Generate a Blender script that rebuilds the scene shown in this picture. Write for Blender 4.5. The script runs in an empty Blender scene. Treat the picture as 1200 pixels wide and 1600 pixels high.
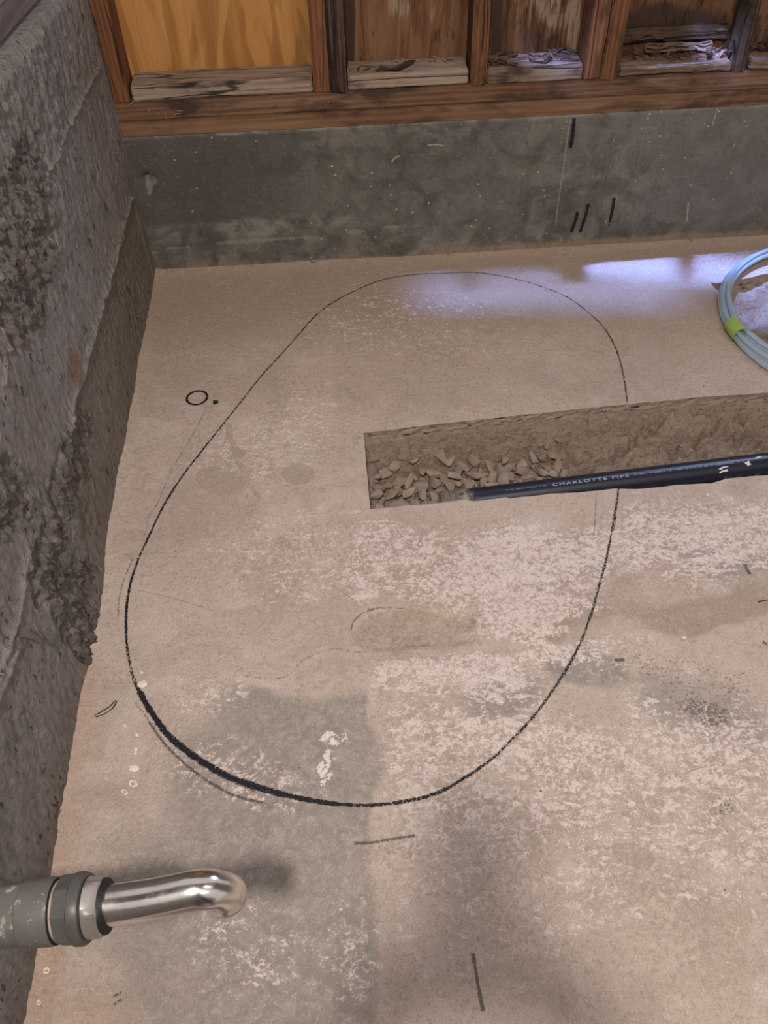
import bpy, bmesh, math, random
import numpy as np
from mathutils import Vector, Matrix, noise as mnoise
from mathutils.geometry import delaunay_2d_cdt
random.seed(7); rng = np.random.default_rng(7)
S = bpy.context.scene
C = S.collection

# ---------------------------------------------------------------- camera (metres; back wall y=0, left wall x=0, floor z=0)
CAM = np.array([0.5204807, -2.1845661, 1.4]); YAW, PITCH, ROLL, FPX = 0.0527580, 0.8558099, -0.0276952, 1343.436
_f = np.array([math.sin(YAW)*math.cos(PITCH), math.cos(YAW)*math.cos(PITCH), -math.sin(PITCH)])
_r0 = np.array([math.cos(YAW), -math.sin(YAW), 0.0]); _u0 = np.cross(_r0, _f)
_r = _r0*math.cos(ROLL)+_u0*math.sin(ROLL); _u = -_r0*math.sin(ROLL)+_u0*math.cos(ROLL)
cd = bpy.data.cameras.new('camera'); cam = bpy.data.objects.new('camera', cd); C.objects.link(cam)
cd.sensor_fit = 'HORIZONTAL'; cd.sensor_width = 36; cd.lens = 36*FPX/1200; cd.clip_start = 0.02
cam.matrix_world = Matrix([[_r[i], _u[i], -_f[i], CAM[i]] for i in range(3)]+[[0, 0, 0, 1]])
S.camera = cam

# ---------------------------------------------------------------- world, lamps, exposure
S.view_settings.view_transform = 'Standard'; S.view_settings.look = 'None'
S.view_settings.gamma = 1; S.view_settings.use_curve_mapping = False
S.view_settings.exposure = 0.0
W = bpy.data.worlds.new('world'); S.world = W; W.use_nodes = True
_wn = W.node_tree; _tc = _wn.nodes.new('ShaderNodeTexCoord'); _wv = _wn.nodes.new('ShaderNodeTexWave'); _wv.inputs['Scale'].default_value = .33; _wv.inputs['Distortion'].default_value = 2.5
_wn.links.new(_tc.outputs['Generated'], _wv.inputs['Vector']); _wv.bands_direction = 'Y'   # dim surroundings; light and dark bands added for the chrome to reflect
_wr = _wn.nodes.new('ShaderNodeValToRGB'); _wr.color_ramp.elements[0].position = .35; _wr.color_ramp.elements[1].position = .7
_wr.color_ramp.elements[0].color = (.25, .20, .175, 1); _wr.color_ramp.elements[1].color = (1.35, 1.22, 1.14, 1)
_wn.links.new(_wv.outputs['Fac'], _wr.inputs[0]); _wn.links.new(_wr.outputs[0], _wn.nodes['Background'].inputs[0])
_wn.nodes['Background'].inputs[1].default_value = 0.44

def area(name, loc, target, size, sizey, power, col, spread=math.pi, shape='RECTANGLE'):
    l = bpy.data.lights.new(name, 'AREA'); l.shape = shape; l.size = size; l.size_y = sizey
    l.energy = power; l.color = col; l.spread = spread
    o = bpy.data.objects.new(name, l); C.objects.link(o)
    o.location = loc; d = Vector(target)-Vector(loc)
    o.rotation_euler = d.to_track_quat('-Z', 'Y').to_euler()
    return o
area('ceiling_lamp', (0.37, -2.58, 2.42), (0.7, -1.2, 0), 0.12, 0.12, 48, (1.0, 0.915, 0.85), shape='DISK')
area('room_lamp', (1.35, -3.15, 2.4), (0.6, -1.2, 0), 0.12, 0.12, 9, (1.0, 0.91, 0.84), shape='DISK')
area('work_lamp', (1.5, -2.0, 2.4), (0.7, -1.0, 0), 0.2, 0.2, 7, (1.0, 0.92, 0.87), shape='DISK')
area('daylight_gap', (1.86, 0.27, 2.60), (1.74, -0.195, 0.0), 1.75, 0.04, 3.9, (0.22, 0.35, 1.0), spread=math.radians(5.2))
area('daylight_gap_side', (1.15, 0.29, 2.60), (1.10, -0.205, 0.0), 0.70, 0.04, .6, (0.26, 0.40, 1.0), spread=math.radians(6))
area('daylight_fill', (2.5, 0.9, 2.0), (1.2, -0.8, 0.0), 0.7, 0.5, 8.5, (0.52, 0.64, 1.0), spread=math.radians(100))
area('added_daylight_blocks', (0.95, -0.42, 1.75), (1.09, 0.045, 0.5), 0.16, 0.02, .16, (0.30, 0.42, 1.0), spread=math.radians(5))  # added lamp on the room side, puts blue daylight on the block tops
area('added_daylight_far', (1.1, -0.46, 1.65), (1.50, 0.035, 0.53), 0.10, 0.02, .17, (0.30, 0.42, 1.0), spread=math.radians(5))  # added lamp on the room side, blue for the right bay and thin stud

# ---------------------------------------------------------------- helpers
def ray(px, py):
    return _f + _r*(px-600)/FPX - _u*(py-800)/FPX
def onp(px, py, axis, val):
    d = ray(px, py); return CAM + d*((val-CAM[axis])/d[axis])
def F(px, py, z=0.0): return onp(px, py, 2, z)
def B(px, py, y=0.0): return onp(px, py, 1, y)
def L(px, py, x=0.0): return onp(px, py, 0, x)
def at_depth(px, py, d): return CAM + ray(px, py)*d
def project(P):
    d = np.asarray(P)-CAM; z = np.maximum(d@_f, 0.05)
    return 600+FPX*(d@_r)/z, 800-FPX*(d@_u)/z

def _h(ix, iy, s):
    n = (ix.astype(np.int64)*374761393 + iy.astype(np.int64)*668265263 + s*974711) & 0x7fffffff
    n = ((n ^ (n >> 13))*1274126177) & 0x7fffffff
    return ((n ^ (n >> 16)) & 0xffff)/65535.0
def vn(x, y, s=0):
    ix = np.floor(x); iy = np.floor(y); fx = x-ix; fy = y-iy
    fx = fx*fx*(3-2*fx); fy = fy*fy*(3-2*fy); ix = ix.astype(int); iy = iy.astype(int)
    a = _h(ix, iy, s); b = _h(ix+1, iy, s); c = _h(ix, iy+1, s); d = _h(ix+1, iy+1, s)
    return (a*(1-fx)+b*fx)*(1-fy)+(c*(1-fx)+d*fx)*fy
def fbm(x, y, o=4, s=0, g=0.5):
    x = np.asarray(x, float); y = np.asarray(y, float)
    t = 0; a = 1; n = 0
    for k in range(o):
        t = t+a*vn(x*2**k+17*k, y*2**k-9*k, s+k); n += a; a *= g
    return t/n
def ss(a, b, x):
    t = np.clip((x-a)/(b-a), 0, 1); return t*t*(3-2*t)
def blob(X, Y, cx, cy, rx, ry, ang=0, soft=0.5):
    c, s = math.cos(math.radians(ang)), math.sin(math.radians(ang))
    dx, dy = X-cx, Y-cy; u = (dx*c+dy*s)/rx; v = (-dx*s+dy*c)/ry
    return 1-ss(1-soft, 1+soft, np.sqrt(u*u+v*v))
def inpoly(X, Y, poly):
    r = np.zeros(np.shape(X), bool); n = len(poly)
    for i in range(n):
        x0, y0 = poly[i][:2]; x1, y1 = poly[(i+1) % n][:2]
        if y0 == y1: continue
        c = ((Y > y0) != (Y > y1)) & (X < (x1-x0)*(Y-y0)/(y1-y0)+x0); r ^= c
    return r
def dpoly(X, Y, pts, closed=False):
    d = np.full(np.shape(X), 1e9); n = len(pts)
    for i in range(n if closed else n-1):
        x0, y0 = pts[i][:2]; x1, y1 = pts[(i+1) % n][:2]
        vx, vy = x1-x0, y1-y0; t = np.clip(((X-x0)*vx+(Y-y0)*vy)/(vx*vx+vy*vy+1e-9), 0, 1)
        d = np.minimum(d, np.hypot(X-x0-t*vx, Y-y0-t*vy))
    return d
def sdf(X, Y, poly):
    d = dpoly(X, Y, poly, True); return np.where(inpoly(X, Y, poly), d, -d)

def mesh(name, verts, faces, mats=None, parent=None, smooth=False, midx=None, loc=None):
    me = bpy.data.meshes.new(name)
    me.from_pydata([tuple(map(float, v)) for v in verts], [], [tuple(map(int, f)) for f in faces]); me.update()
    for m in (mats if isinstance(mats, (list, tuple)) else [mats]):
        if m: me.materials.append(m)
    if smooth: me.polygons.foreach_set('use_smooth', [True]*len(me.polygons))
    if midx is not None: me.polygons.foreach_set('material_index', [int(i) for i in midx])
    o = bpy.data.objects.new(name, me); C.objects.link(o)
    if parent is not None: o.parent = parent
    if loc is not None: o.location = loc
    return o
def from_bm(name, bm, mat, parent=None, smooth=False):
    me = bpy.data.meshes.new(name); bm.normal_update(); bm.to_mesh(me); bm.free()
    if mat: me.materials.append(mat)
    if smooth: me.polygons.foreach_set('use_smooth', [True]*len(me.polygons))
    o = bpy.data.objects.new(name, me); C.objects.link(o)
    if parent is not None: o.parent = parent
    return o
def tag(o, label=None, cat=None, group=None, kind=None):
    if label: o['label'] = label
    if cat: o['category'] = cat
    if group: o['group'] = group
    if kind: o['kind'] = kind
    return o
def empty(name, loc=(0, 0, 0)):
    o = bpy.data.objects.new(name, None); C.objects.link(o); o.location = loc; o.empty_display_size = 0.05
    return o
def setattr_col(o, name, arr):
    a = o.data.color_attributes.new(name, 'FLOAT_COLOR', 'POINT')
    arr = np.concatenate([arr, np.ones((len(arr), 4-arr.shape[1]))], 1) if arr.shape[1] < 4 else arr
    a.data.foreach_set('color', np.clip(arr, 0, 1).astype(np.float32).ravel())
def sweep(pts, rads, nseg=20, cap=True, squash=None):
    """tube along pts (parallel transported rings); returns verts, faces"""
    pts = [Vector(p) for p in pts]; n = len(pts)
    if not hasattr(rads, '__len__'): rads = [rads]*n
    tang = [(pts[min(i+1, n-1)]-pts[max(i-1, 0)]).normalized() for i in range(n)]
    for i in range(n):
        if tang[i].length < 1e-6: tang[i] = tang[i-1]
    a = Vector((0, 0, 1)) if abs(tang[0].z) < .9 else Vector((1, 0, 0))
    nrm = (a-tang[0]*a.dot(tang[0])).normalized(); V = []; Fc = []
    for i in range(n):
        nrm = (nrm-tang[i]*nrm.dot(tang[i])).normalized(); bn = tang[i].cross(nrm)
        for k in range(nseg):
            t = 2*math.pi*k/nseg; V.append(pts[i]+(nrm*math.cos(t)+bn*math.sin(t))*rads[i])
    for i in range(n-1):
        for k in range(nseg):
            a0 = i*nseg+k; a1 = i*nseg+(k+1) % nseg
            Fc.append((a0, a1, a1+nseg, a0+nseg))
    if cap:
        Fc.append(tuple(range(nseg))[::-1]); Fc.append(tuple((n-1)*nseg+k for k in range(nseg)))
    return V, Fc
def spline(P, n=12):
    P = np.array(P, float); out = []
    for i in range(len(P)-1):
        p0 = P[max(i-1, 0)]; p1 = P[i]; p2 = P[i+1]; p3 = P[min(i+2, len(P)-1)]
        for k in range(n):
            t = k/n
            out.append(.5*((2*p1)+(-p0+p2)*t+(2*p0-5*p1+4*p2-p3)*t*t+(-p0+3*p1-3*p2+p3)*t**3))
    out.append(P[-1]); return np.array(out)

# ---- node shorthand
class M:
    def __init__(s, name):
        s.m = bpy.data.materials.new(name); s.m.use_nodes = True; s.t = s.m.node_tree; s.N = s.t.nodes
        s.b = s.N['Principled BSDF']; s.b.inputs['Roughness'].default_value = .85
        s.b.inputs['Specular IOR Level'].default_value = .3
        s.co = s.N.new('ShaderNodeTexCoord').outputs['Object']
    def put(s, sock, v):
        if isinstance(v, bpy.types.NodeSocket): s.t.links.new(v, sock)
        elif isinstance(v, (tuple, list)) and len(v) == 3 and sock.type == 'RGBA': sock.default_value = (*v, 1)
        else: sock.default_value = v
    def map(s, scale=(1, 1, 1), rot=(0, 0, 0), loc=(0, 0, 0), co=None):
        n = s.N.new('ShaderNodeMapping'); s.put(n.inputs[0], co or s.co)
        n.inputs['Scale'].default_value = scale; n.inputs['Rotation'].default_value = rot; n.inputs['Location'].default_value = loc
        return n.outputs[0]
    def noise(s, scale, detail=4, rough=.5, dist=0, co=None, col=False):
        n = s.N.new('ShaderNodeTexNoise'); s.put(n.inputs['Vector'], co or s.co)
        n.inputs['Scale'].default_value = scale; n.inputs['Detail'].default_value = detail
        n.inputs['Roughness'].default_value = rough; n.inputs['Distortion'].default_value = dist
        return n.outputs['Color' if col else 'Fac']
    def vor(s, scale, co=None, feat='F1', out='Distance'):
        n = s.N.new('ShaderNodeTexVoronoi'); n.feature = feat; s.put(n.inputs['Vector'], co or s.co)
        n.inputs['Scale'].default_value = scale; return n.outputs[out]
    def wave(s, scale, dist=2, det=3, dsc=1, co=None, kind='BANDS', axis='X'):
        n = s.N.new('ShaderNodeTexWave'); n.wave_type = kind
        if kind == 'BANDS': n.bands_direction = axis
        else: n.rings_direction = axis
        s.put(n.inputs['Vector'], co or s.co); n.inputs['Scale'].default_value = scale
        n.inputs['Distortion'].default_value = dist; n.inputs['Detail'].default_value = det; n.inputs['Detail Scale'].default_value = dsc
        return n.outputs['Fac']
    def math(s, op, a, b=0.0, c=0.0):
        n = s.N.new('ShaderNodeMath'); n.operation = op
        s.put(n.inputs[0], a); s.put(n.inputs[1], b); s.put(n.inputs[2], c); return n.outputs[0]
    def add(s, a, b): return s.math('ADD', a, b)
    def mul(s, a, b): return s.math('MULTIPLY', a, b)
    def rng(s, x, a, b, c=0.0, d=1.0, smooth=True):
        n = s.N.new('ShaderNodeMapRange'); n.interpolation_type = 'SMOOTHSTEP' if smooth else 'LINEAR'
        for i, v in enumerate((x, a, b, c, d)): s.put(n.inputs[i], v)
        return n.outputs[0]
    def mix(s, f, a, b):
        n = s.N.new('ShaderNodeMix'); n.data_type = 'RGBA'
        s.put(n.inputs[0], f); s.put(n.inputs[6], a); s.put(n.inputs[7], b); return n.outputs[2]
    def mulc(s, a, b):
        n = s.N.new('ShaderNodeMix'); n.data_type = 'RGBA'; n.blend_type = 'MULTIPLY'
        n.inputs[0].default_value = 1; s.put(n.inputs[6], a); s.put(n.inputs[7], b); return n.outputs[2]
    def attr(s, name):
        n = s.N.new('ShaderNodeAttribute'); n.attribute_name = name
        q = s.N.new('ShaderNodeSeparateColor'); s.t.links.new(n.outputs['Color'], q.inputs[0])
        return q.outputs[0], q.outputs[1], q.outputs[2], n.outputs['Alpha']
    def bump(s, h, dist=.002, strength=1.0, prev=None):
        n = s.N.new('ShaderNodeBump'); s.put(n.inputs['Height'], h); n.inputs['Distance'].default_value = dist
        n.inputs['Strength'].default_value = strength
        if prev: s.put(n.inputs['Normal'], prev)
        return n.outputs[0]
    def done(s, col=None, nrm=None, rough=None, metal=None, **kw):
        if col is not None: s.put(s.b.inputs['Base Color'], col)
        if nrm is not None: s.put(s.b.inputs['Normal'], nrm)
        if rough is not None: s.put(s.b.inputs['Roughness'], rough)
        if metal is not None: s.put(s.b.inputs['Metallic'], metal)
        for k, v in kw.items(): s.put(s.b.inputs[k], v)
        return s.m

# ================================================================ MATERIALS
def m_floor():
    m = M('floor_concrete'); grey, pale, brown, stain = m.attr('m1'); red, white, debris, patch = m.attr('m2')
    nb = m.noise(2.2, 5, .55, .3); nm = m.noise(9, 7, .66, .6); nf = m.noise(45, 7, .72, .8); ns = m.noise(120, 5, .7, .6); ng = m.noise(330, 3, .7)
    scr = m.noise(16, 8, .75, 2.2, m.map((1, 2.3, 1), (0, 0, .35))); sw = m.noise(30, 6, .75, 3.0, m.map((1, .35, 1), (0, 0, 1.1)))
    c = lambda n, k: m.mul(m.add(n, -.5), k)
    col = m.mix(m.rng(m.add(nb, c(nm, .5)), .3, .7), (.56, .455, .378), (.455, .360, .290))
    col = m.mix(m.rng(nm, .47, .62, 0, .55), col, (.62, .515, .445)); n4 = m.noise(5.5, 7, .7, 1.0, m.map(loc=(3, 2, 0))); col = m.mix(m.rng(n4, .40, .50, .35, 0), col, (.385, .305, .245))
    col = m.mix(m.rng(nf, .50, .66, 0, .32), col, (.40, .31, .25))
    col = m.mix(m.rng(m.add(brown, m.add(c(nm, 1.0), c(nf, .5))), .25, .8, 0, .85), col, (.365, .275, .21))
    col = m.mix(m.rng(m.add(grey, m.add(c(nm, .8), c(nf, .6))), .25, .75, 0, .85), col, m.mix(m.rng(nf, .35, .65), (.255, .225, .195), (.365, .325, .285)))
    col = m.mix(m.rng(m.add(red, c(nf, .7)), .3, .9, 0, .7), col, (.46, .31, .225))
    # lime-pale mottling: broad flakes broken by fine stipple
    pk = m.rng(m.add(pale, m.add(c(scr, 2.6), m.add(c(nf, 1.5), c(ns, .9)))), .50, .64)
    col = m.mix(m.mul(m.mul(pk, m.rng(pale, 0.02, .2)), .85), col, m.mix(m.rng(ns, .35, .65), (.56, .45, .39), (.74, .62, .555)))
    pk2 = m.rng(m.add(m.mul(pale, .18), m.add(ns, m.add(c(nf, .9), m.add(c(scr, .8), c(ng, .4))))), .60, .70, 0, .55)
    col = m.mix(m.mul(pk2, m.rng(m.add(pale, c(nm, 1.2)), .0, .5, .25, 1)), col, (.76, .66, .60))
    dk2 = m.rng(m.add(ns, m.add(c(nf, .5), c(nm, .4))), .36, .46, .42, 0); col = m.mix(dk2, col, (.28, .215, .175))
    tr = m.rng(sw, .57, .66, 0, .35); col = m.mix(m.mul(tr, m.rng(nm, .48, .6)), col, (.70, .60, .53))
    col = m.mix(m.rng(m.add(stain, c(nf, .35)), .42, .55, 0, .58), col, (.375, .295, .24))
    col = m.mix(m.rng(m.add(patch, c(nf, .9)), .3, .7, 0, .6), col, m.mix(m.rng(ns, .35, .65), (.27, .195, .145), (.47, .365, .29)))  # rough patch's brown, with painted shade deepening the hollow
    wk = m.rng(m.add(white, m.add(c(nf, 2.2), m.add(c(nm, .8), c(ns, 1.2)))), .56, .64)
    col = m.mix(m.mul(wk, m.rng(white, .05, .2)), col, (.82, .75, .66))
    dk = m.rng(m.add(m.mul(debris, .30), m.noise(190, 3, .7)), .74, .80, 0, .8); col = m.mix(m.mul(dk, m.rng(debris, .02, .25)), col, (.12, .10, .085))
    lk = m.rng(m.add(m.mul(debris, .22), m.noise(150, 3, .7, 0, m.map(loc=(4, 2, 1)))), .80, .84, 0, .7); col = m.mix(m.mul(lk, m.rng(debris, .02, .3)), col, (.76, .68, .60))
    sp = m.vor(22, m.map(loc=(.3, .1, 0))); spm = m.mul(m.rng(sp, .035, .05, 1, 0), m.rng(m.noise(7, 2), .55, .6))
    col = m.mix(spm, col, (.14, .10, .08))
    col = m.mix(m.rng(ng, .30, .60, .30, 0), col, (.22, .17, .14)); col = m.mix(m.rng(ng, .55, .75, 0, .25), col, (.80, .70, .62))
    h = m.add(m.mul(nf, .8), m.add(m.mul(ng, .3), m.add(m.mul(scr, .6), m.mul(ns, .5))))
    return m.done(col, m.bump(h, .0040, .9), .85)
def m_cut():
    m = M('cut_concrete'); n = m.noise(60, 6, .6); v = m.vor(70)
    col = m.mix(n, (.26, .205, .16), (.38, .30, .235))
    col = m.mix(m.mul(m.rng(m.noise(60, 2, .5, 1, m.map((.5, 1, 1.6))), .63, .66), 1.0), col, (.045, .045, .045))
    return m.done(col, m.bump(m.add(n, v), .004, .8), .95)
def m_soil():
    m = M('dry_soil'); n = m.noise(30, 7, .65, .5); g = m.noise(220, 3, .6)
    col = m.mix(n, (.31, .235, .175), (.47, .365, .285)); col = m.mix(m.rng(g, .35, .7, .35, 0), col, (.22, .165, .12)); n2 = m.noise(70, 6, .7, .6); col = m.mix(m.rng(n2, .36, .47, .6, 0), col, (.16, .115, .08))  # last mix paints shade into the crevices
    return m.done(col, m.bump(m.add(n, m.add(n2, m.mul(g, .25))), .012, 1.0), .95)
def m_rock(name, a, b):
    m = M(name); n = m.noise(40, 6, .6, .4); g = m.noise(300, 2)
    return m.done(m.mix(n, a, b), m.bump(m.add(n, m.mul(g, .3)), .003, .8), .93)
def m_wall_left():
    m = M('rough_concrete'); rough, rust, brown, lite = m.attr('m1')
    wb = m.noise(5, 6, .6, .5); wm = m.noise(24, 7, .65, .5, m.map((1, 1, .55), (.25, 0, 0))); wf = m.noise(110, 5, .7); g = m.noise(500, 2)
    wg = m.noise(55, 7, .75, .8, m.map((1, 1, .5), (.25, 0, 0)))
    col = m.mix(m.rng(wb, .3, .7), (.25, .22, .20), (.335, .30, .28))
    col = m.mix(m.rng(wm, .48, .68, 0, .45), col, (.33, .29, .265))
    col = m.mix(m.mul(brown, .8), col, m.mix(wm, (.19, .145, .105), (.27, .215, .165)))
    col = m.mix(m.rng(m.add(rough, m.mul(m.add(wf, -.5), 1.0)), .4, .9, 0, .6), col, m.mix(wf, (.115, .09, .075), (.36, .30, .26)))
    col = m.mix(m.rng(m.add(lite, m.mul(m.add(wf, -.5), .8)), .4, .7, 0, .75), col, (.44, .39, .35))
    col = m.mix(m.rng(m.add(m.mul(rust, .8), m.mul(m.add(wg, -.5), 2.6)), .55, .85, 0, .75), col, (.24, .115, .06))
    pit = m.mul(m.rng(m.add(m.vor(26, m.map((1, 1, .5))), m.mul(m.add(wm, -.5), .25)), .09, .15, 1, 0), m.rng(m.noise(8, 2), .42, .50)); pit = m.math('MAXIMUM', pit, m.mul(m.rng(m.add(m.vor(70, m.map((1, 1, .45))), m.mul(m.add(wm, -.5), .3)), .13, .20, 1, 0), m.rng(m.noise(13, 2), .47, .55)))
    col = m.mix(m.mul(pit, .75), col, (.06, .05, .045))
    col = m.mix(m.rng(g, .3, .6, .18, 0), col, (.10, .085, .075))
    col = m.mix(m.rng(wg, .36, .48, .55, 0), col, (.115, .095, .085)); col = m.mix(m.rng(wg, .54, .68, 0, .5), col, (.42, .375, .345))
    h = m.add(m.mul(wm, .9), m.add(m.mul(wf, .9), m.add(m.mul(pit, -1.6), m.mul(m.mul(wg, m.rng(rough, 0, 1, .8, 1.8)), 1.4))))
    return m.done(col, m.bump(h, .0085, 1.0), .9)
def m_wall_back():
    m = M('stem_wall_concrete'); lite, dirt, dark, blue = m.attr('m1')
    nb = m.noise(3.5, 5, .55, .4); nm = m.noise(15, 7, .6, .6); nf = m.noise(90, 5, .65)
    st = m.noise(9, 5, .6, .3, m.map((1, 1, .12)))
    col = m.mix(m.rng(nb, .3, .7), (.088, .082, .068), (.135, .125, .107))
    col = m.mix(m.rng(nm, .46, .62, 0, .6), col, (.185, .172, .148)); col = m.mix(m.rng(nm, .36, .46, .5, 0), col, (.06, .055, .045))
    col = m.mix(m.rng(m.add(dark, m.mul(m.add(nm, -.5), .8)), .3, .8, 0, .7), col, (.065, .062, .054))
    col = m.mix(m.rng(st, .55, .72, 0, .35), col, (.075, .065, .052))
    col = m.mix(m.rng(m.add(lite, m.mul(m.add(nm, -.5), 1.2)), .35, .7, 0, .65), col, (.25, .235, .21))
    col = m.mix(m.rng(m.add(blue, m.mul(m.add(nm, -.5), 1.0)), .3, .8, 0, .5), col, (.175, .165, .155))  # daylight tint painted on the right part of the wall
    col = m.mix(m.rng(m.add(dirt, m.mul(m.add(nm, -.5), .9)), .35, .75, 0, .8), col, (.25, .175, .125))
    v = m.vor(38, m.map(loc=(.2, 0, .4))); sp = m.mul(m.rng(m.add(v, m.mul(m.add(nf, -.5), .5)), .05, .12, 1, 0), m.rng(m.add(m.noise(3.2, 3), m.mul(blue, .10)), .47, .56))
    col = m.mix(m.mul(sp, .75), col, (.55, .49, .42))
    v2 = m.vor(110, m.map(loc=(.2, 0, .4))); sp2 = m.mul(m.rng(v2, .08, .14, 1, 0), m.rng(m.noise(6, 3), .50, .62))
    col = m.mix(m.mul(sp2, .7), col, (.48, .43, .37))
    col = m.mix(m.rng(nf, .34, .46, .4, 0), col, (.06, .055, .045)); col = m.mix(m.rng(nf, .56, .70, 0, .35), col, (.26, .24, .21))
    return m.done(col, m.bump(m.add(nm, m.mul(nf, .7)), .004, .8), .85)
def m_wood(name, c0, c1, c2, axis='Z', scale=1.0, stain=0.0, stain_col=(.03, .02, .015), grey=0.0, rough=.75, crack=0.0, bump=.0015):
    """grain runs along axis"""
    m = M(name); k = {'X': (.06, 1, 1), 'Y': (1, .06, 1), 'Z': (1, 1, .06)}[axis]
    rnd = m.N.new('ShaderNodeObjectInfo').outputs['Random']
    vm = m.N.new('ShaderNodeVectorMath'); vm.operation = 'ADD'; m.put(vm.inputs[0], m.co)
    cx = m.N.new('ShaderNodeCombineXYZ'); 
    for i in range(3): m.put(cx.inputs[i], m.mul(rnd, 9.0+i))
    m.put(vm.inputs[1], cx.outputs[0]); co = vm.outputs[0]
    g = m.noise(55*scale, 5, .6, .4, m.map(k, co=co)); w = m.wave(26*scale, 5, 3, 1, m.map(tuple(v*1.0 for v in k), (0, .1, .15), co=co), axis='X' if axis != 'X' else 'Z')
    b = m.noise(5, 4, .6, .3, m.map(tuple(max(v, .35) for v in k), co=co)); f = m.noise(260*scale, 3, .6, 0, m.map(k, co=co))
    col = m.mix(m.rng(w, .25, .95), c0, c1); col = m.mix(m.rng(g, .40, .68, 0, .7), col, c2)
    if grey: col = m.mix(m.rng(m.add(b, m.mul(m.add(g, -.5), .8)), .62-grey*.35, .80-grey*.3, 0, .85), col, (.26, .21, .165))
    if stain:
        s_ = m.noise(8, 6, .65, .8, m.map(tuple(max(v, .4) for v in k), loc=(3, 1, 2), co=co))
        col = m.mix(m.rng(m.add(s_, m.mul(m.add(g, -.5), .5)), .66-stain*.3, .78-stain*.2, 0, .92), col, stain_col)
    hh = m.add(m.mul(g, .7), m.mul(f, .4))
    if crack:
        ck = m.rng(m.noise(22*scale, 3, .5, .6, m.map(tuple(v*.7 for v in k), loc=(1, 7, 3), co=co)), .5-.018*crack, .5, 0, 1)
        ck2 = m.rng(m.noise(22*scale, 3, .5, .6, m.map(tuple(v*.7 for v in k), loc=(1, 7, 3), co=co)), .5, .5+.018*crack, 1, 0)
        c3 = m.mul(ck, ck2); col = m.mix(m.mul(c3, .9), col, (.015, .01, .008)); hh = m.add(hh, m.mul(c3, -1.5))
    col = m.mix(m.rng(f, .35, .6, .25, 0), col, (c0[0]*.3, c0[1]*.3, c0[2]*.3))
    return m.done(col, m.bump(hh, bump, .8), rough)
def m_plywood():
    m = M('fresh_plywood'); 
    a = m.rng(m.math('SINE', m.mul(m.noise(3.0, 3, .5, .6, m.map((1.3, 1, .38))), 62.0)), -1, 1); b = m.noise(34, 4, .6, .3, m.map((1, 1, .05))); f = m.noise(240, 3, .6, 0, m.map((1, 1, .03)))
    col = m.mix(m.rng(a, .15, .85), (.44, .215, .065), (.31, .135, .036)); col = m.mix(m.rng(b, .42, .7, 0, .6), col, (.50, .26, .085))
    col = m.mix(m.rng(f, .3, .55, .22, 0), col, (.22, .09, .02))
    v = m.vor(9, m.map((1, 1, .5), loc=(.37, 0, .12))); col = m.mix(m.rng(v, .045, .075, .85, 0), col, (.07, .03, .012))
    return m.done(col, m.bump(b, .0008, .6), .6)
def m_old_ply():
    m = M('old_sheathing'); pale, dark, _, _ = m.attr('m1')
    g = m.noise(40, 6, .65, .5, m.map((1, 1, .09))); b = m.noise(6, 6, .65, .8, m.map((1, 1, .5))); f = m.noise(200, 3, .6, 0, m.map((1, 1, .05)))
    col = m.mix(m.rng(b, .35, .65), (.060, .025, .011), (.16, .072, .034)); col = m.mix(m.rng(g, .42, .62, 0, .7), col, (.22, .115, .062)); col = m.mix(m.rng(g, .34, .46, .6, 0), col, (.04, .018, .01))
    col = m.mix(m.rng(m.add(pale, m.add(m.mul(m.add(g, -.5), 1.4), m.mul(m.add(b, -.5), .8))), .45, .62, 0, .8), col, (.30, .215, .155))
    col = m.mix(m.rng(m.add(dark, m.add(m.mul(m.add(b, -.5), 1.0), m.mul(m.add(g, -.5), 1.1))), .45, .7, 0, .92), col, (.035, .02, .013))
    c1 = m.noise(34, 5, .6, .7, m.map((1, 1, .08), loc=(2, 0, 5))); ck = m.mul(m.mul(m.rng(c1, .485, .498), m.rng(c1, .502, .515, 1, 0)), m.rng(m.noise(9, 3), .48, .56))
    col = m.mix(m.mul(ck, .7), col, (.02, .012, .008))
    return m.done(col, m.bump(m.add(g, m.mul(ck, -1.2)), .002, .8), .8)
def m_simple(name, col, rough=.8, metal=0.0, var=.0, scale=40, **kw):
    m = M(name)
    if var:
        n = m.noise(scale, 5, .6); c = m.mix(n, tuple(x*(1-var) for x in col), tuple(min(1, x*(1+var)) for x in col))
    else: c = col
    return m.done(c, m.bump(m.noise(scale*3, 4), .001, .35), rough, metal, **kw)
def m_ink(name, col, dens_lo=.3, alpha=1.0, scale=330):
    m = M(name); d, _, _, _ = m.attr('ink')
    n = m.noise(scale, 4, .7); a = m.rng(m.add(d, m.mul(m.add(n, -.5), 3.6)), .42, .60)
    m.b.inputs['Specular IOR Level'].default_value = .25
    return m.done(col, None, .6, None, Alpha=m.mul(a, alpha))

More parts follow.
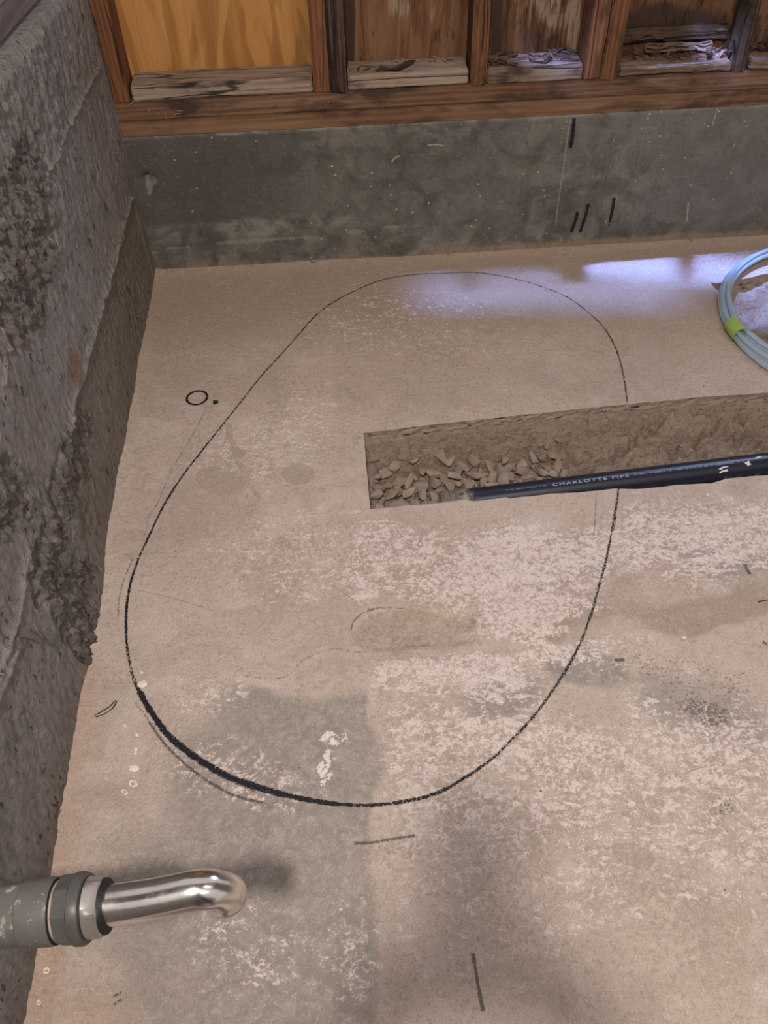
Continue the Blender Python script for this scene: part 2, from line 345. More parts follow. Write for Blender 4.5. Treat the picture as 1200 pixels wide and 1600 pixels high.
MF, MCUT, MSOIL = m_floor(), m_cut(), m_soil()
MROCK = [m_rock('rubble_tan', (.36, .275, .21), (.51, .41, .325)), m_rock('rubble_grey', (.31, .25, .20), (.42, .345, .28)), m_rock('rubble_brown', (.29, .21, .155), (.42, .32, .245))]
MWL, MWB = m_wall_left(), m_wall_back()
RED = ((.120, .042, .017), (.185, .072, .030), (.235, .10, .045))
M_STUD = m_wood('red_fir', *RED, 'Z', 1.0, stain=.25, crack=.7)
M_STUD_O = m_wood('orange_fir', (.115, .046, .020), (.19, .078, .032), (.235, .11, .052), 'Z', 1.0, stain=.6, crack=.8, grey=.1)
M_STUD_ROT = m_wood('rotten_black_wood', (.030, .018, .012), (.085, .048, .030), (.15, .10, .07), 'Z', 1.2, stain=.6, crack=2.0, bump=.004, rough=.9)
M_PLATE = m_wood('sill_fir', (.12, .060, .031), (.18, .093, .050), (.25, .145, .088), 'X', 1.0, stain=.75, stain_col=(.040, .022, .016), grey=.2, crack=0)
M_PLATE2 = m_wood('sill_fir_smooth', (.15, .077, .040), (.20, .106, .056), (.245, .14, .082), 'X', .7, stain=.55, stain_col=(.055, .03, .02))
M_BLOCK = m_wood('weathered_block', (.24, .165, .12), (.34, .25, .19), (.38, .29, .225), 'X', 1.0, stain=.42, stain_col=(.06, .042, .03), grey=.3, crack=1.0, bump=.004)
M_BLOCK_D = m_wood('dark_block', (.10, .055, .032), (.17, .10, .062), (.22, .145, .10), 'X', 1.0, stain=.6, stain_col=(.03, .02, .015), grey=.35, crack=1.5, bump=.003)
M_ROT = m_wood('rotted_wood', (.035, .018, .011), (.075, .042, .026), (.13, .08, .05), 'X', 1.4, stain=.45, grey=.2, crack=2.0, bump=.005, rough=.9)
M_PLY, M_OLD = m_plywood(), m_old_ply()
M_INK = m_ink('black_marker_ink', (.012, .011, .016))
M_GRAPH = m_ink('grey_marker_ink', (.07, .062, .058), alpha=.58)
M_CHALK = m_ink('chalk', (.42, .37, .31), alpha=.75)
M_SCRATCH = m_ink('crack_line', (.12, .09, .065), alpha=.5)
M_PAINT = m_simple('white_paint_drip', (.70, .62, .53), .6, var=.1)

# ================================================================ FLOOR
# trench and hole outlines
def jag(pts, step, amp, seed):
    out = []; n = len(pts)
    for i in range(n):
        a = np.array(pts[i]); b = np.array(pts[(i+1) % n]); d = b-a; ln = np.hypot(*d); k = max(1, int(ln/step)); nr = np.array([-d[1], d[0]])/ln
        for j in range(k):
            t = j/k; p = a+d*t
            o = (fbm(np.array([p[0]*30]), np.array([p[1]*30]), 3, seed)[0]-.5)*2*amp if ln < 3 else 0
            out.append(p+nr*o)
    return out
far = [F(x, y)[:2] for x, y in [(568, 677), (640, 668), (700, 661), (780, 652), (850, 645), (925, 637), (1000, 630), (1100, 621), (1200, 613)]]
near = [F(x, y)[:2] for x, y in [(579, 796), (640, 790), (700, 785), (725, 781), (740, 783), (790, 777), (797, 779), (860, 771), (900, 770), (960, 763), (1000, 764), (1060, 757), (1110, 755), (1135, 748), (1200, 742)]]
EX = 2.5
trench = [tuple(p) for p in near]+[(EX, near[-1][1]+.02), (EX, far[-1][1]+.03)]+[tuple(p) for p in far[::-1]]
trench = jag(trench, .012, .0022, 3)
hole = [(1110, 441), (1122, 443), (1142, 438), (1160, 436), (1200, 427)]
hole = [tuple(F(*p)[:2]) for p in hole]+[(1.95, -.15), (2.15, -.25), (2.12, -.5), (1.9, -.62), (1.72, -.60)]+[tuple(F(*p)[:2]) for p in [(1200, 566), (1178, 535), (1160, 512), (1148, 492), (1135, 472), (1125, 458)]]
hole = jag(hole, .014, .006, 8)

PATCH = [(546, 1000), (552, 975), (560, 962), (585, 950), (640, 946), (700, 955), (742, 950), (748, 968), (735, 985), (744, 1003), (700, 1010), (640, 1013), (580, 1018)]
SEAM = [(330, 1075), (380, 1055), (440, 1058), (475, 1030), (520, 1014), (560, 1018), (640, 1013), (740, 1003), (790, 1008), (850, 990), (900, 985), (960, 975), (1060, 965), (1120, 955), (1210, 925)]
def floor_height(x, y):
    """surface relief of the slab, world coordinates"""
    x = np.asarray(x, float); y = np.asarray(y, float)
    X, Y = project(np.stack([x, y, np.zeros_like(x)], -1)); ok = (y > -2.1)
    h = (fbm(x*3, y*3, 3, 1)-.5)*.004+(fbm(x*22, y*22, 3, 5)-.5)*.0012
    n = (fbm(X/9, Y/9, 3, 11)-.5)*14
    dp = sdf(X+n, Y+n*.6, PATCH); h = h-np.where(ok, ss(-1, 4, dp)*(.0095+.008*(fbm(x*70, y*70, 4, 9)-.3)), 0)
    sy = np.interp(X, [p[0] for p in SEAM], [p[1] for p in SEAM]); w = ss(330, 480, X)*ss(1700, 1150, X)
    h = h-np.where(ok, ss(-2, 3, Y+n*.5-sy)*.0055*w*(1-ss(20, 260, Y-sy)), 0)
    # dust ramp along both walls
    h = h+.010*np.exp(-np.maximum(-y, 0)/.018)+.006*np.exp(-np.maximum(x, 0)/.010)
    return h
def build_floor():
    gx = np.concatenate([np.arange(0.0, 1.84, .009), np.arange(1.85, 3.2, .05)]); gy = np.concatenate([np.arange(-3.4, -2.1, .05), np.arange(-2.1, 0.001, .009)])
    gx[0] = -.03; gy[-1] = .03
    P = np.array([(a+(.002*math.sin(b*91+a*37) if -.02 < a < 1.8 else 0), b) for a in gx for b in gy])
    keep = np.ones(len(P), bool)
    for pl in (trench, hole):
        keep &= sdf(P[:, 0], P[:, 1], pl) < -.004
    P = P[keep]; vs = [Vector(p) for p in P]; edges = []; base = len(vs)
    for pl in (trench, hole):
        k = len(vs); n = len(pl); vs += [Vector((float(p[0]), float(p[1]))) for p in pl]
        edges += [(k+i, k+(i+1) % n) for i in range(n)]
    ov, oe, of, _, _, _ = delaunay_2d_cdt(vs, edges, [], 0, 1e-6)
    A = np.array([(v.x, v.y) for v in ov]); Fa = np.array([f for f in of if len(f) == 3])
    cen = A[Fa].mean(1); inside = inpoly(cen[:, 0], cen[:, 1], trench) | inpoly(cen[:, 0], cen[:, 1], hole)
    Fa = Fa[~inside]
    # orient up
    a, b, c = A[Fa[:, 0]], A[Fa[:, 1]], A[Fa[:, 2]]
    cr = (b[:, 0]-a[:, 0])*(c[:, 1]-a[:, 1])-(b[:, 1]-a[:, 1])*(c[:, 0]-a[:, 0]); Fa = np.where((cr < 0)[:, None], Fa[:, ::-1], Fa)
    Z = floor_height(A[:, 0], A[:, 1]); V = [tuple(v) for v in np.column_stack([A, Z])]; faces = [tuple(f) for f in Fa]; mi = [0]*len(faces)
    # slab edge inside the cut-outs, cut face with rough lower part
    for pl, dep in ((trench, .036), (hole, .06)):
        n = len(pl); pz = floor_height(np.array([p[0] for p in pl]), np.array([p[1] for p in pl])); k = len(V); lv = 6
        cx = np.mean([p[0] for p in pl]); cy = np.mean([p[1] for p in pl])
        for j in range(lv):
            for i, p in enumerate(pl):
                o = 0 if j == 0 else (fbm(np.array([p[0]*70]), np.array([p[1]*70+j*3.1]), 2, 4)[0]-.4)*.006
                dirn = np.array([0, 1.0 if p[1] > cy else -1.0])
                V.append((p[0]+0, p[1]+dirn[1]*o*(1 if j else 0), pz[i]-dep*j/(lv-1)))
        for j in range(lv-1):
            for i in range(n):
                faces.append((k+j*n+i, k+j*n+(i+1) % n, k+(j+1)*n+(i+1) % n, k+(j+1)*n+i)); mi.append(1)
    o = mesh('floor', V, faces, [MF, MCUT], smooth=False, midx=mi); tag(o, kind='structure')
    o.data.polygons.foreach_set('use_smooth', [i == 0 for i in mi])
    # masks
    A = np.array(V)[:, :2]; x, y = A[:, 0], A[:, 1]; P3 = np.column_stack([A, np.zeros(len(A))]); X, Y = project(P3)
    vis = (y > -2.3); w1 = (fbm(x*7, y*7, 4, 21)-.5)*70; w2 = (fbm(x*7, y*7, 4, 31)-.5)*70
    Xw, Yw = X+w1, Y+w2
    grey = np.maximum.reduce([
        .95*ss(575+8, 575-8, X+w1*.15)*ss(1050, 1100, Yw)*ss(1400, 1230, Yw)*ss(250, 430, Xw),
        .78*ss(596, 572, X+w1*.3)*ss(1060, 1200, Yw)*ss(190, 330, Xw), .66*ss(70, 230, Xw)*ss(610, 575, X+w1*.3)*ss(1220, 1330, Y),
        .75*blob(Xw, Yw, 575, 1180, 30, 55), .7*blob(Xw, Yw, 790, 1090, 90, 34, -20), .85*blob(Xw, Yw, 935, 1050, 90, 34, 25), .6*blob(Xw, Yw, 1110, 1110, 130, 60, 20),
        .6*blob(Xw, Yw, 1130, 880, 120, 26, 15), .5*blob(Xw, Yw, 960, 880, 30, 20), .4*blob(Xw, Yw, 760, 600, 170, 60, -10), .35*blob(Xw, Yw, 1080, 560, 160, 90), .35*ss(1100, 1300, Xw)*ss(1000, 1200, Yw)])
    sy = np.interp(X, [p[0] for p in SEAM], [p[1] for p in SEAM])
    pale = np.maximum.reduce([
        .80*ss(572, 584, X+w1*.1)*ss(8, 22, Y-sy)*ss(1180, 1030, Yw)*ss(1100, 850, Xw),
        .60*ss(560, 640, X)*ss(1050, 1150, Yw)*ss(1700, 1100, Yw), .58*ss(530, 560, Xw)*ss(815, 840, Yw)*ss(960, 930, Yw)*ss(740, 690, Xw), .78*blob(Xw, Yw, 820, 880, 190, 60, -8),
        .70*blob(Xw, Yw, 1080, 850, 170, 60, 0), .75*blob(Xw, Yw, 830, 960, 110, 34, -10), .66*ss(1020, 1120, X)*ss(760, 800, Y)*ss(930, 860, Y),
        .45*blob(Xw, Yw, 380, 1215, 130, 40, 15), .45*blob(Xw, Yw, 330, 1090, 60, 30), .40*blob(Xw, Yw, 420, 690, 130, 60, -20), .3*blob(Xw, Yw, 620, 500, 160, 50), .30*blob(Xw, Yw, 390, 1480, 100, 90, 40), .32*blob(Xw, Yw, 545, 1480, 50, 110, 0), .35*blob(Xw, Yw, 450, 870, 150, 70)])
    pale *= 1-.9*blob(Xw, Yw, 920, 1080, 80, 40, 30)
    brown = np.maximum.reduce([
        .95*np.exp(-np.maximum(-y, 0)/.05), .88*ss(-.66, -.08, y), .6*blob(Xw, Yw, 420, 470, 170, 30, -5), .55*blob(Xw, Yw, 800, 430, 420, 22, -4),  # wide gradient to the back wall: brown dust plus painted lamp falloff
        .45*blob(Xw, Yw, 330, 790, 90, 60), .6*blob(Xw, Yw, 950, 960, 220, 16, -6), .85*blob(Xw, Yw, 1120, 945, 130, 26, -10), .7*blob(Xw, Yw, 880, 975, 90, 16, -6), .4*blob(Xw, Yw, 430, 1045, 110, 20, 0), .55*blob(Xw, Yw, 690, 900, 90, 30, -10), .4*blob(Xw, Yw, 530, 960, 60, 110), .5*blob(Xw, Yw, 280, 560, 60, 60),
        .5*blob(Xw, Yw, 640, 1030, 240, 12, -4), .35*blob(Xw, Yw, 590, 590, 70, 60), .35*blob(Xw, Yw, 760, 1500, 120, 160)])  # last blob: photographer's shadow painted into the floor colour
    stain = np.maximum.reduce([
        blob(X+w1*.1, Y+w2*.1, 466, 740, 26, 16, 0, .12), blob(X+w1*.25, Y+w2*.2, 345, 752, 38, 20, 8, .15), .9*(dpoly(X, Y, [(355, 664), (362, 690), (373, 724), (383, 742)]) < 5),
        .8*(dpoly(X, Y, [(384, 745), (395, 762), (404, 776)]) < 3.5), .7*blob(X+w1*.2, Y+w2*.2, 438, 850, 15, 11, 0, .2), blob(X+w1*.2, Y+w2*.15, 992, 1334, 36, 19, 20, .12), .6*(dpoly(X, Y, [(383, 738), (405, 728)]) < 2.5),
        .6*blob(X+w1*.2, Y, 378, 708, 8, 10), .5*blob(X+w1*.4, Y+w2*.4, 1015, 800, 18, 6, 20, .2), .5*blob(X+w1*.4, Y+w2*.4, 1128, 795, 34, 8, 10, .2), .7*blob(X+w1*.3, Y+w2*.3, 983, 905, 30, 8, -5, .2)])
    red = np.maximum.reduce([.9*ss(70, 30, X-(38+(1600-Y)*.17))*ss(1300, 1450, Yw)*1.0, .7*ss(60, 15, X-(38+(1600-Y)*.17))*ss(950, 1060, Y), .35*blob(Xw, Yw, 300, 470, 120, 100), .25*blob(Xw, Yw, 700, 900, 120, 40), .6*blob(Xw, Yw, 150, 1570, 80, 40), .28*blob(Xw, Yw, 860, 1180, 200, 60), .5*ss(90, 30, X-(38+(1600-Y)*.17))*ss(1000, 1100, Y)])
    white = np.maximum.reduce([.62*blob(X+w1*.2, Y+w2*.2, 520, 1150, 24, 16, 20, .6), .68*blob(X+w1*.15, Y+w2*.2, 511, 1200, 14, 44, 2, .5), .4*blob(X, Y, 535, 1150, 18, 14)])
    debris = np.maximum.reduce([blob(Xw, Yw, 1115, 1105, 45, 25, 25), .55*blob(Xw, Yw, 1090, 1060, 140, 60, 20), .7*blob(Xw, Yw, 1140, 1265, 30, 22), .5*blob(Xw, Yw, 1060, 960, 100, 20)])
    patch = ss(-2, 10, sdf(X+w1*.12, Y+w2*.12, PATCH))
    z = lambda a: np.where(vis, a, 0)
    setattr_col(o, 'm1', np.column_stack([z(grey), np.where(vis, pale, .4), z(brown), z(stain)]))
    setattr_col(o, 'm2', np.column_stack([z(red), z(white), z(debris), z(patch)]))
    return o
floor = build_floor()

def ribbon(name, px, width, mat, parent, dens=1.0, surf='floor', dens_list=None, wlist=None, label=None, closed=False, n=10, edge=1.0):
    """pen stroke lying on the slab (or on the stem wall) as a thin strip 0.8 mm proud of it"""
    px = list(px) + ([px[0]] if closed else [])
    pts = spline(px, n)
    if surf == 'floor':
        W3 = np.array([F(*p) for p in pts])[:, :2]
    else:
        W3 = np.array([B(*p) for p in pts])[:, [0, 2]]
    k = len(W3); tan = np.gradient(W3, axis=0); tan /= np.maximum(np.linalg.norm(tan, axis=1)[:, None], 1e-9); nr = np.column_stack([-tan[:, 1], tan[:, 0]])
    s = np.linspace(0, 1, k)
    wd = np.full(k, width) if wlist is None else np.interp(s*(len(px)-1), np.arange(len(px)), wlist)
    dn = np.full(k, dens) if dens_list is None else np.interp(s*(len(px)-1), np.arange(len(px)), dens_list)
    wd = wd*(.7+.75*fbm(W3[:, 0]*130, W3[:, 1]*130, 3, 5))
    cols = [-1, -.45, .45, 1]; V = []; D = []
    for i in range(k):
        for c in cols:
            q = W3[i]+nr[i]*wd[i]*.5*c
            D.append(dn[i]-(0.55*edge if abs(c) == 1 else 0)); V.append(q)
    V = np.array(V)
    if surf == 'floor': V3 = np.column_stack([V, floor_height(V[:, 0], V[:, 1])+.0008])
    else: V3 = np.column_stack([V[:, 0], np.full(len(V), -.0030), V[:, 1]])
    Fc = [(i*4+j, i*4+j+1, i*4+j+5, i*4+j+4) for i in range(k-1) for j in range(3)]
    o = mesh(name, V3, Fc, mat, parent)
    setattr_col(o, 'ink', np.column_stack([D, D, D]))
    if label: o['label'] = label
    return o
LOOP = [(980, 629), (975, 592), (965, 552), (947, 517), (922, 491), (886, 465), (843, 447), (795, 434), (745, 426), (700, 427), (665, 428), (630, 431), (595, 438), (560, 452), (525, 470), (495, 492), (470, 519), (440, 553), (405, 592), (375, 630), (345, 668), (315, 706), (285, 745), (262, 780), (245, 812), (233, 838), (218, 870), (206, 905), (199, 940), (197, 980), (200, 1020), (209, 1060), (224, 1092), (240, 1118), (262, 1148), (290, 1172), (320, 1193), (355, 1213), (400, 1229), (450, 1243), (500, 1253), (550, 1258), (600, 1257), (650, 1249), (690, 1236), (730, 1213), (770, 1184), (805, 1150), (835, 1117), (860, 1083), (885, 1045), (905, 1008), (922, 965), (935, 920), (947, 875), (955, 835), (962, 795), (967, 763)]
def looppar():
    w = []; d = []
    for x, y in LOOP:
        if y < 640 or (x > 300 and y < 700): w.append(.0042); d.append(.62)
        elif x < 330 and y < 860: w.append(.0042); d.append(.78)
        elif x < 215 and y < 1010: w.append(.0048); d.append(.85)
        elif x < 215: w.append(.0055); d.append(.55)
        elif x < 420 and y > 1085: w.append(.0088); d.append(1.05)
        elif x < 520 and y > 1085: w.append(.0068); d.append(1.05)
        elif y > 1200: w.append(.0056); d.append(.80)
        else: w.append(.0046); d.append(.66)
    return w, d
lw, ld = looppar(); lw = [w*1.28 for w in lw]
ribbon('marker_loop', LOOP, .004, M_INK, floor, dens_list=ld, wlist=lw, label='hand-drawn black marker loop on the slab')
ribbon('marker_ring', [(308+16*math.cos(t), 622+10.5*math.sin(t)-2*math.cos(t)) for t in np.linspace(0, 2*math.pi, 13)[:-1]], .0064, M_INK, floor, dens=1.05, closed=True, label='small black drawn circle')
ribbon('marker_dot', [(333, 629.5), (337, 629), (341, 628.5)], .0120, M_INK, floor, dens=1.3, edge=.3, label='black drawn dot')
for pts, w, mt, d in [
    ([(233, 1128), (248, 1150), (266, 1172), (300, 1203), (335, 1227), (372, 1245), (410, 1254)], .0058, M_GRAPH, .72),
    ([(357, 1218), (380, 1229), (402, 1238)], .0045, M_GRAPH, .6),
    ([(211, 1098), (222, 1112), (235, 1130)], .004, M_GRAPH, .45),
    ([(322, 640), (300, 682), (280, 715), (262, 750), (245, 790), (233, 806), (228, 830), (222, 846)], .0028, M_GRAPH, .5),
    ([(208, 873), (197, 898), (189, 922), (186, 945), (184, 966)], .0042, M_GRAPH, .55),
    ([(932, 770), (930, 805), (928, 838)], .0026, M_GRAPH, .62),
    ([(960, 800), (962, 812), (958, 830)], .004, M_INK, .6), ([(943, 880), (938, 905), (930, 925)], .0028, M_INK, .5),
    ([(553, 1318), (580, 1317), (610, 1312), (648, 1306)], .0052, M_GRAPH, .85),
    ([(739, 1490), (744, 1520), (748, 1545), (755, 1580)], .0055, M_GRAPH, .95),
    ([(148, 1119), (160, 1112), (172, 1104), (180, 1095)], .0022, M_INK, 1.0), ([(150, 1121), (163, 1116), (176, 1107), (182, 1097), (180, 1095)], .0020, M_INK, 1.0),
    ([(1163, 881), (1168, 890), (1172, 897)], .008, M_GRAPH, 1.0), ([(961, 1029), (968, 1030), (976, 1029)], .0075, M_GRAPH, 1.0),
    ([(1186, 938), (1193, 936), (1201, 935)], .004, M_INK, .9), ([(1193, 1001), (1200, 1004)], .006, M_GRAPH, 1.0),
    ([(176, 1558), (182, 1555), (190, 1551)], .004, M_GRAPH, .8), ([(178, 1570), (184, 1566), (190, 1562)], .004, M_GRAPH, .8), ([(840, 446), (862, 460), (880, 474), (900, 486)], .002, M_GRAPH, .5)]:
    ribbon('marker_stroke', pts, w, mt, floor, dens=d)
for pts in [[(193, 867), (225, 866), (262, 863)], [(205, 920), (250, 930), (290, 940), (320, 950)], [(520, 915), (550, 935), (575, 945)]]:
    ribbon('hairline_crack', pts, .0016, M_SCRATCH, floor, dens=.62)
# lip shadow line is real relief; add the broken seam crack
ribbon('hairline_crack', SEAM[1:8], .0022, M_SCRATCH, floor, dens=.55)
ribbon('hairline_crack', [(548, 985), (553, 970), (566, 958), (590, 950), (640, 948)], .0026, M_SCRATCH, floor, dens=.7)
def drip(px, py, r, ring=False):
    n = 26; V = []; 
    for k in range(n):
        t = 2*math.pi*k/n; rr = r*(1+.14*math.sin(2*t+px)+.08*math.sin(5*t+py))
        for q, h in ((1, .0006), (.72, .0016 if ring else .0018)):
            p = F(px+rr*q*math.cos(t), py+rr*q*.9*math.sin(t)); V.append((p[0], p[1], float(floor_height(p[0], p[1]))+h))
    Fc = [(2*k, 2*((k+1) % n), 2*((k+1) % n)+1, 2*k+1) for k in range(n)]
    if ring:
        b = len(V)
        for k in range(n):
            t = 2*math.pi*k/n; p = F(px+r*.5*math.cos(t), py+r*.45*math.sin(t)); V.append((p[0], p[1], float(floor_height(p[0], p[1]))+.0004))
        Fc += [(2*k+1, 2*((k+1) % n)+1, b+(k+1) % n, b+k) for k in range(n)]
    else: Fc.append(tuple(2*k+1 for k in range(n)))
    mesh('paint_drip', V, [f[::-1] for f in Fc], M_PAINT, floor, True)
for a in [(221, 1051, 2.6), (222, 1069, 7, 0), (213.5, 1148.5, 3.4), (212, 1171, 3.6), (211, 1177.5, 2.6), (209, 1201, 7), (208, 1225, 6.5, 1), (195, 1238, 5, 1), (209, 1214, 1.5), (1070, 994, 3.0), (1078, 1049, 2), (1105, 1147, 3), (1106, 773, 2), (73, 1517, 5.5, 1), (61, 1567, 4, 1), (172, 1551, 1.4), (66, 1493, 1.4), (195, 1134, 3, 1)]:
    drip(*a)

# ================================================================ TRENCH SOIL, HOLE SOIL
fx = np.array([p[0] for p in far]); fy = np.array([p[1] for p in far])
def lip(x): return np.interp(x, fx, fy)
def trench_z(x, y):
    u = lip(x)-y; v = x-.557; w = (fbm(x*14, y*14, 4, 41)-.5)
    k = ss(.9, 1.25, x)                      # right half is packed soil, left half loose rubble
    face = .055+.05*k+w*.05
    z = -.026-(.092-.034*k)*ss(.0, 1.0, u/np.maximum(face, .02))
    # crumbling ledges
    r = 1-np.abs(2*fbm(x*9, y*26, 4, 44)-1)
    z = z-.034*ss(.82, .95, r)*ss(0, .03, u)*(.3+.7*k)+.044*(fbm(x*28, y*46, 5, 47)-.5)*ss(-.005, .03, u)+.020*(np.abs(2*fbm(x*26, y*50, 4, 49)-1)-.4)*ss(-.005, .03, u)
    lay = np.sin((z*1.0+w*.02)*420)*.0022; z = z+lay*ss(.0, .02, u)*(1-ss(.06, .12, u))
    z = z+.034*ss(.03, -.004, v)*ss(.0, .05, u)*0+.055*(1-ss(.008, .050, v+w*.03))*ss(.01, .05, u)
    # dark burrow at far right
    X = (x-1.53)/.10; Y2 = (y-(lip(x)-.075))/.03; z = z-.035*np.exp(-(X*X+Y2*Y2))
    # ground rises a little around the pipe bedding
    return np.minimum(z, -.022)
def grid_mesh(name, x0, x1, nx, y0, y1, ny, zf, mat):
    gx, gy = np.meshgrid(np.linspace(x0, x1, nx), np.linspace(y0, y1, ny), indexing='ij')
    z = zf(gx, gy); V = np.stack([gx, gy, z], -1).reshape(-1, 3)
    I = np.arange(nx*ny).reshape(nx, ny); Fc = np.stack([I[:-1, :-1], I[1:, :-1], I[1:, 1:], I[:-1, 1:]], -1).reshape(-1, 4)
    return mesh(name, V, Fc, mat, smooth=True)
soil = grid_mesh('trench_soil', .545, 2.48, 560, -1.0, -.655, 110, trench_z, MSOIL)
tag(soil, 'dusty tan soil lining the long trench cut in the slab', 'soil', kind='stuff')
def hole_z(x, y):
    d = sdf(x, y, hole); w = fbm(x*16, y*16, 4, 60)-.5
    return -.03-.07*ss(-.01, .07, d+w*.03)+.035*(fbm(x*22, y*22, 4, 63)-.5)
soil2 = grid_mesh('hole_soil', 1.52, 2.2, 150, -.64, -.12, 120, hole_z, MSOIL)
tag(soil2, 'loose brown soil in the broken-out hole under the clear hose coil', 'soil', kind='stuff')

def rock_bm(size, seed, flat=.7):
    r = random.Random(seed); bm = bmesh.new()
    for _ in range(r.randint(14, 22)):
        v = Vector((r.gauss(0, 1), r.gauss(0, 1), r.gauss(0, 1))).normalized()*r.uniform(.75, 1.05)
        bm.verts.new((v.x*size*r.uniform(.9, 1.15), v.y*size*.8, v.z*size*flat))
    res = bmesh.ops.convex_hull(bm, input=bm.verts); 
    bmesh.ops.delete(bm, geom=[v for v in bm.verts if not v.link_faces], context='VERTS')
    bmesh.ops.bevel(bm, geom=list(bm.edges), offset=size*.045, segments=1, affect='EDGES', clamp_overlap=True)
    bmesh.ops.triangulate(bm, faces=[f for f in bm.faces if len(f.verts) > 4])
    bmesh.ops.subdivide_edges(bm, edges=list(bm.edges), cuts=1, use_grid_fill=True)
    for v in bm.verts:
        n = mnoise.noise(v.co*(1.6/size)+Vector((seed, 0, 0)))*.10+mnoise.noise(v.co*(5/size)+Vector((seed, 3, 0)))*.05
        v.co *= 1+n
    return bm
protos = []
for i in range(12):
    o = from_bm('rubble_stone', rock_bm(.5, 100+i, [.55, .7, .4][i % 3]), MROCK[i % 3]); protos.append(o)
first = {}
def put_stone(x, y, z, s, sd, zone):
    i = sd % 12; src = protos[i]
    if i not in first: o = src; first[i] = 1
    else: o = src.copy(); C.objects.link(o)
    r = random.Random(sd*7+1)
    o.scale = (s, s*r.uniform(.75, 1.1), s*r.uniform(.7, 1)); o.rotation_euler = (r.uniform(-.5, .5), r.uniform(-.5, .5), r.uniform(0, 6.28)); o.location = (x, y, z)
    if zone == 'L' and s > .066: tag(o, 'one of the widest flat-topped stones in the rubble just behind the pipe', 'stone', 'widest rubble stones')
    elif zone == 'L' and s > .038: tag(o, 'large angular tan stone in the rubble at the left end of the trench', 'stone', 'large rubble stones')
    elif zone == 'L' and s > .021: tag(o, 'mid-sized jagged stone wedged between larger rubble in the trench', 'stone', 'mid-sized rubble stones')
    elif zone == 'L': tag(o, 'pebble-sized stone chip filling gaps between the trench rubble', 'stone', 'small rubble chips')
    elif zone == 'R': tag(o, 'small dry clod behind the black pipe in the right half of the trench', 'stone', 'small clods in the right half of the trench')
    else: tag(o, 'small clod lying in the broken-out hole below the hose coil', 'stone', 'clods in the broken-out hole')
    return o
placed = []; sd = 0
def try_place(x, y, s, zone, lift=.25, gap=.80):
    global sd
    for (a, b, c) in placed:
        if math.hypot(a-x, b-y) < (c+s)*.5*gap: return False
    placed.append((x, y, s)); sd += 1
    z = float(trench_z(np.array(x), np.array(y))) if zone != 'H' else float(hole_z(np.array([x]), np.array([y]))[0])
    put_stone(x, y, z+s*lift, s, sd, zone); return True
# named big ones read off the photograph (pixel, size in m); they sit on the trench bed
for px, py, s in [(602, 738, .034), (625, 745, .034), (645, 722, .030), (657, 748, .034), (650, 700, .022), (690, 718, .046), (705, 712, .03), (722, 715, .03), (745, 732, .048), (712, 738, .032), (682, 745, .030), (705, 755, .036), (735, 752, .034), (780, 728, .032), (800, 735, .034), (768, 716, .026), (600, 720, .030), (628, 722, .024), (610, 772, .034), (635, 765, .032), (660, 770, .026), (676, 756, .024), (590, 752, .024), (790, 712, .024), (830, 728, .030), (815, 745, .024), (845, 722, .022), (870, 728, .034)]:
    p = F(px, py, -.085)
    try_place(p[0], min(p[1], lip(p[0])-.035), s*1.45, 'L', .48, .42)
for s0, n in ((.042, 55), (.027, 80), (.016, 80)):
    c = 0
    for _ in range(1500):
        if c >= n: break
        x = random.uniform(.572, 1.02); y = lip(x)-random.uniform(.04, .185)
        if try_place(x, y, s0*random.uniform(.8, 1.3), 'L', .52, .50): c += 1
c = 0
for _ in range(1200):
    x = random.choice([random.uniform(1.0, 1.5), random.gauss(1.09, .05), random.gauss(1.3, .05), random.gauss(1.5, .04)])
    if not 1.0 < x < 1.62: continue
    y = lip(x)-random.uniform(.07, .15)
    if try_place(x, y, random.choice([.007, .009, .012, .018]), 'R', .2, .8): c += 1
    if c > 34: break
for _ in range(26):
    x = random.uniform(1.6, 1.8); y = random.uniform(-.52, -.32)
    if sdf(np.array([x]), np.array([y]), hole)[0] > .03: try_place(x, y, random.uniform(.008, .022), 'H', .2, .7)
# flat shard leaning among the rubble
p0 = F(640, 752, -.075)
o = from_bm('stone_shard', rock_bm(.5, 333, .25), MROCK[1]); o.location = p0; o.scale = (.022, .075, .05); o.rotation_euler = (.3, .9, -.25)
tag(o, 'long thin grey shard leaning across the rubble near the trench end', 'stone')

# ================================================================ BLACK PIPE IN TRENCH
def pipe_axis(x): return np.array([x, -.909+.0715*(x-.79), -.055])
pipe = empty('drain_pipe', tuple(pipe_axis(.73)))
tag(pipe, 'black plastic drain pipe with printed white text lying in the slab trench', 'pipe')
def local(o, root): o.parent = root; o.matrix_parent_inverse = Matrix.Translation(-Vector(root.location)); return o
mp = M('black_plastic_pipe')
dust, _, _, _ = mp.attr('dust'); nn = mp.noise(60, 5, .65); scx = mp.noise(50, 4, .6, 0, mp.map((.06, 1, 1)))
cl = mp.mix(mp.rng(mp.add(dust, mp.mul(mp.add(nn, -.5), 1.5)), .5, .85, 0, .75), (.010, .012, .024), (.36, .30, .24))
cl = mp.mix(mp.rng(scx, .60, .72, 0, .18), cl, (.18, .17, .19))
MPIPE = mp.done(cl, mp.bump(nn, .0006, .3), mp.rng(dust, 0, 1, .34, .8))
mp.b.inputs['Specular IOR Level'].default_value = .5
xs = np.linspace(.752, 2.46, 90)
V, Fc = sweep([pipe_axis(x) for x in xs], .030, 40)
o = local(mesh('pipe_body', V, Fc, MPIPE, smooth=True), pipe)
va = np.array([tuple(v) for v in V]); du = np.maximum(.75*ss(.82, .765, va[:, 0]), .45*ss(1.30, 1.36, va[:, 0])*ss(-.03, -.05, va[:, 2]))
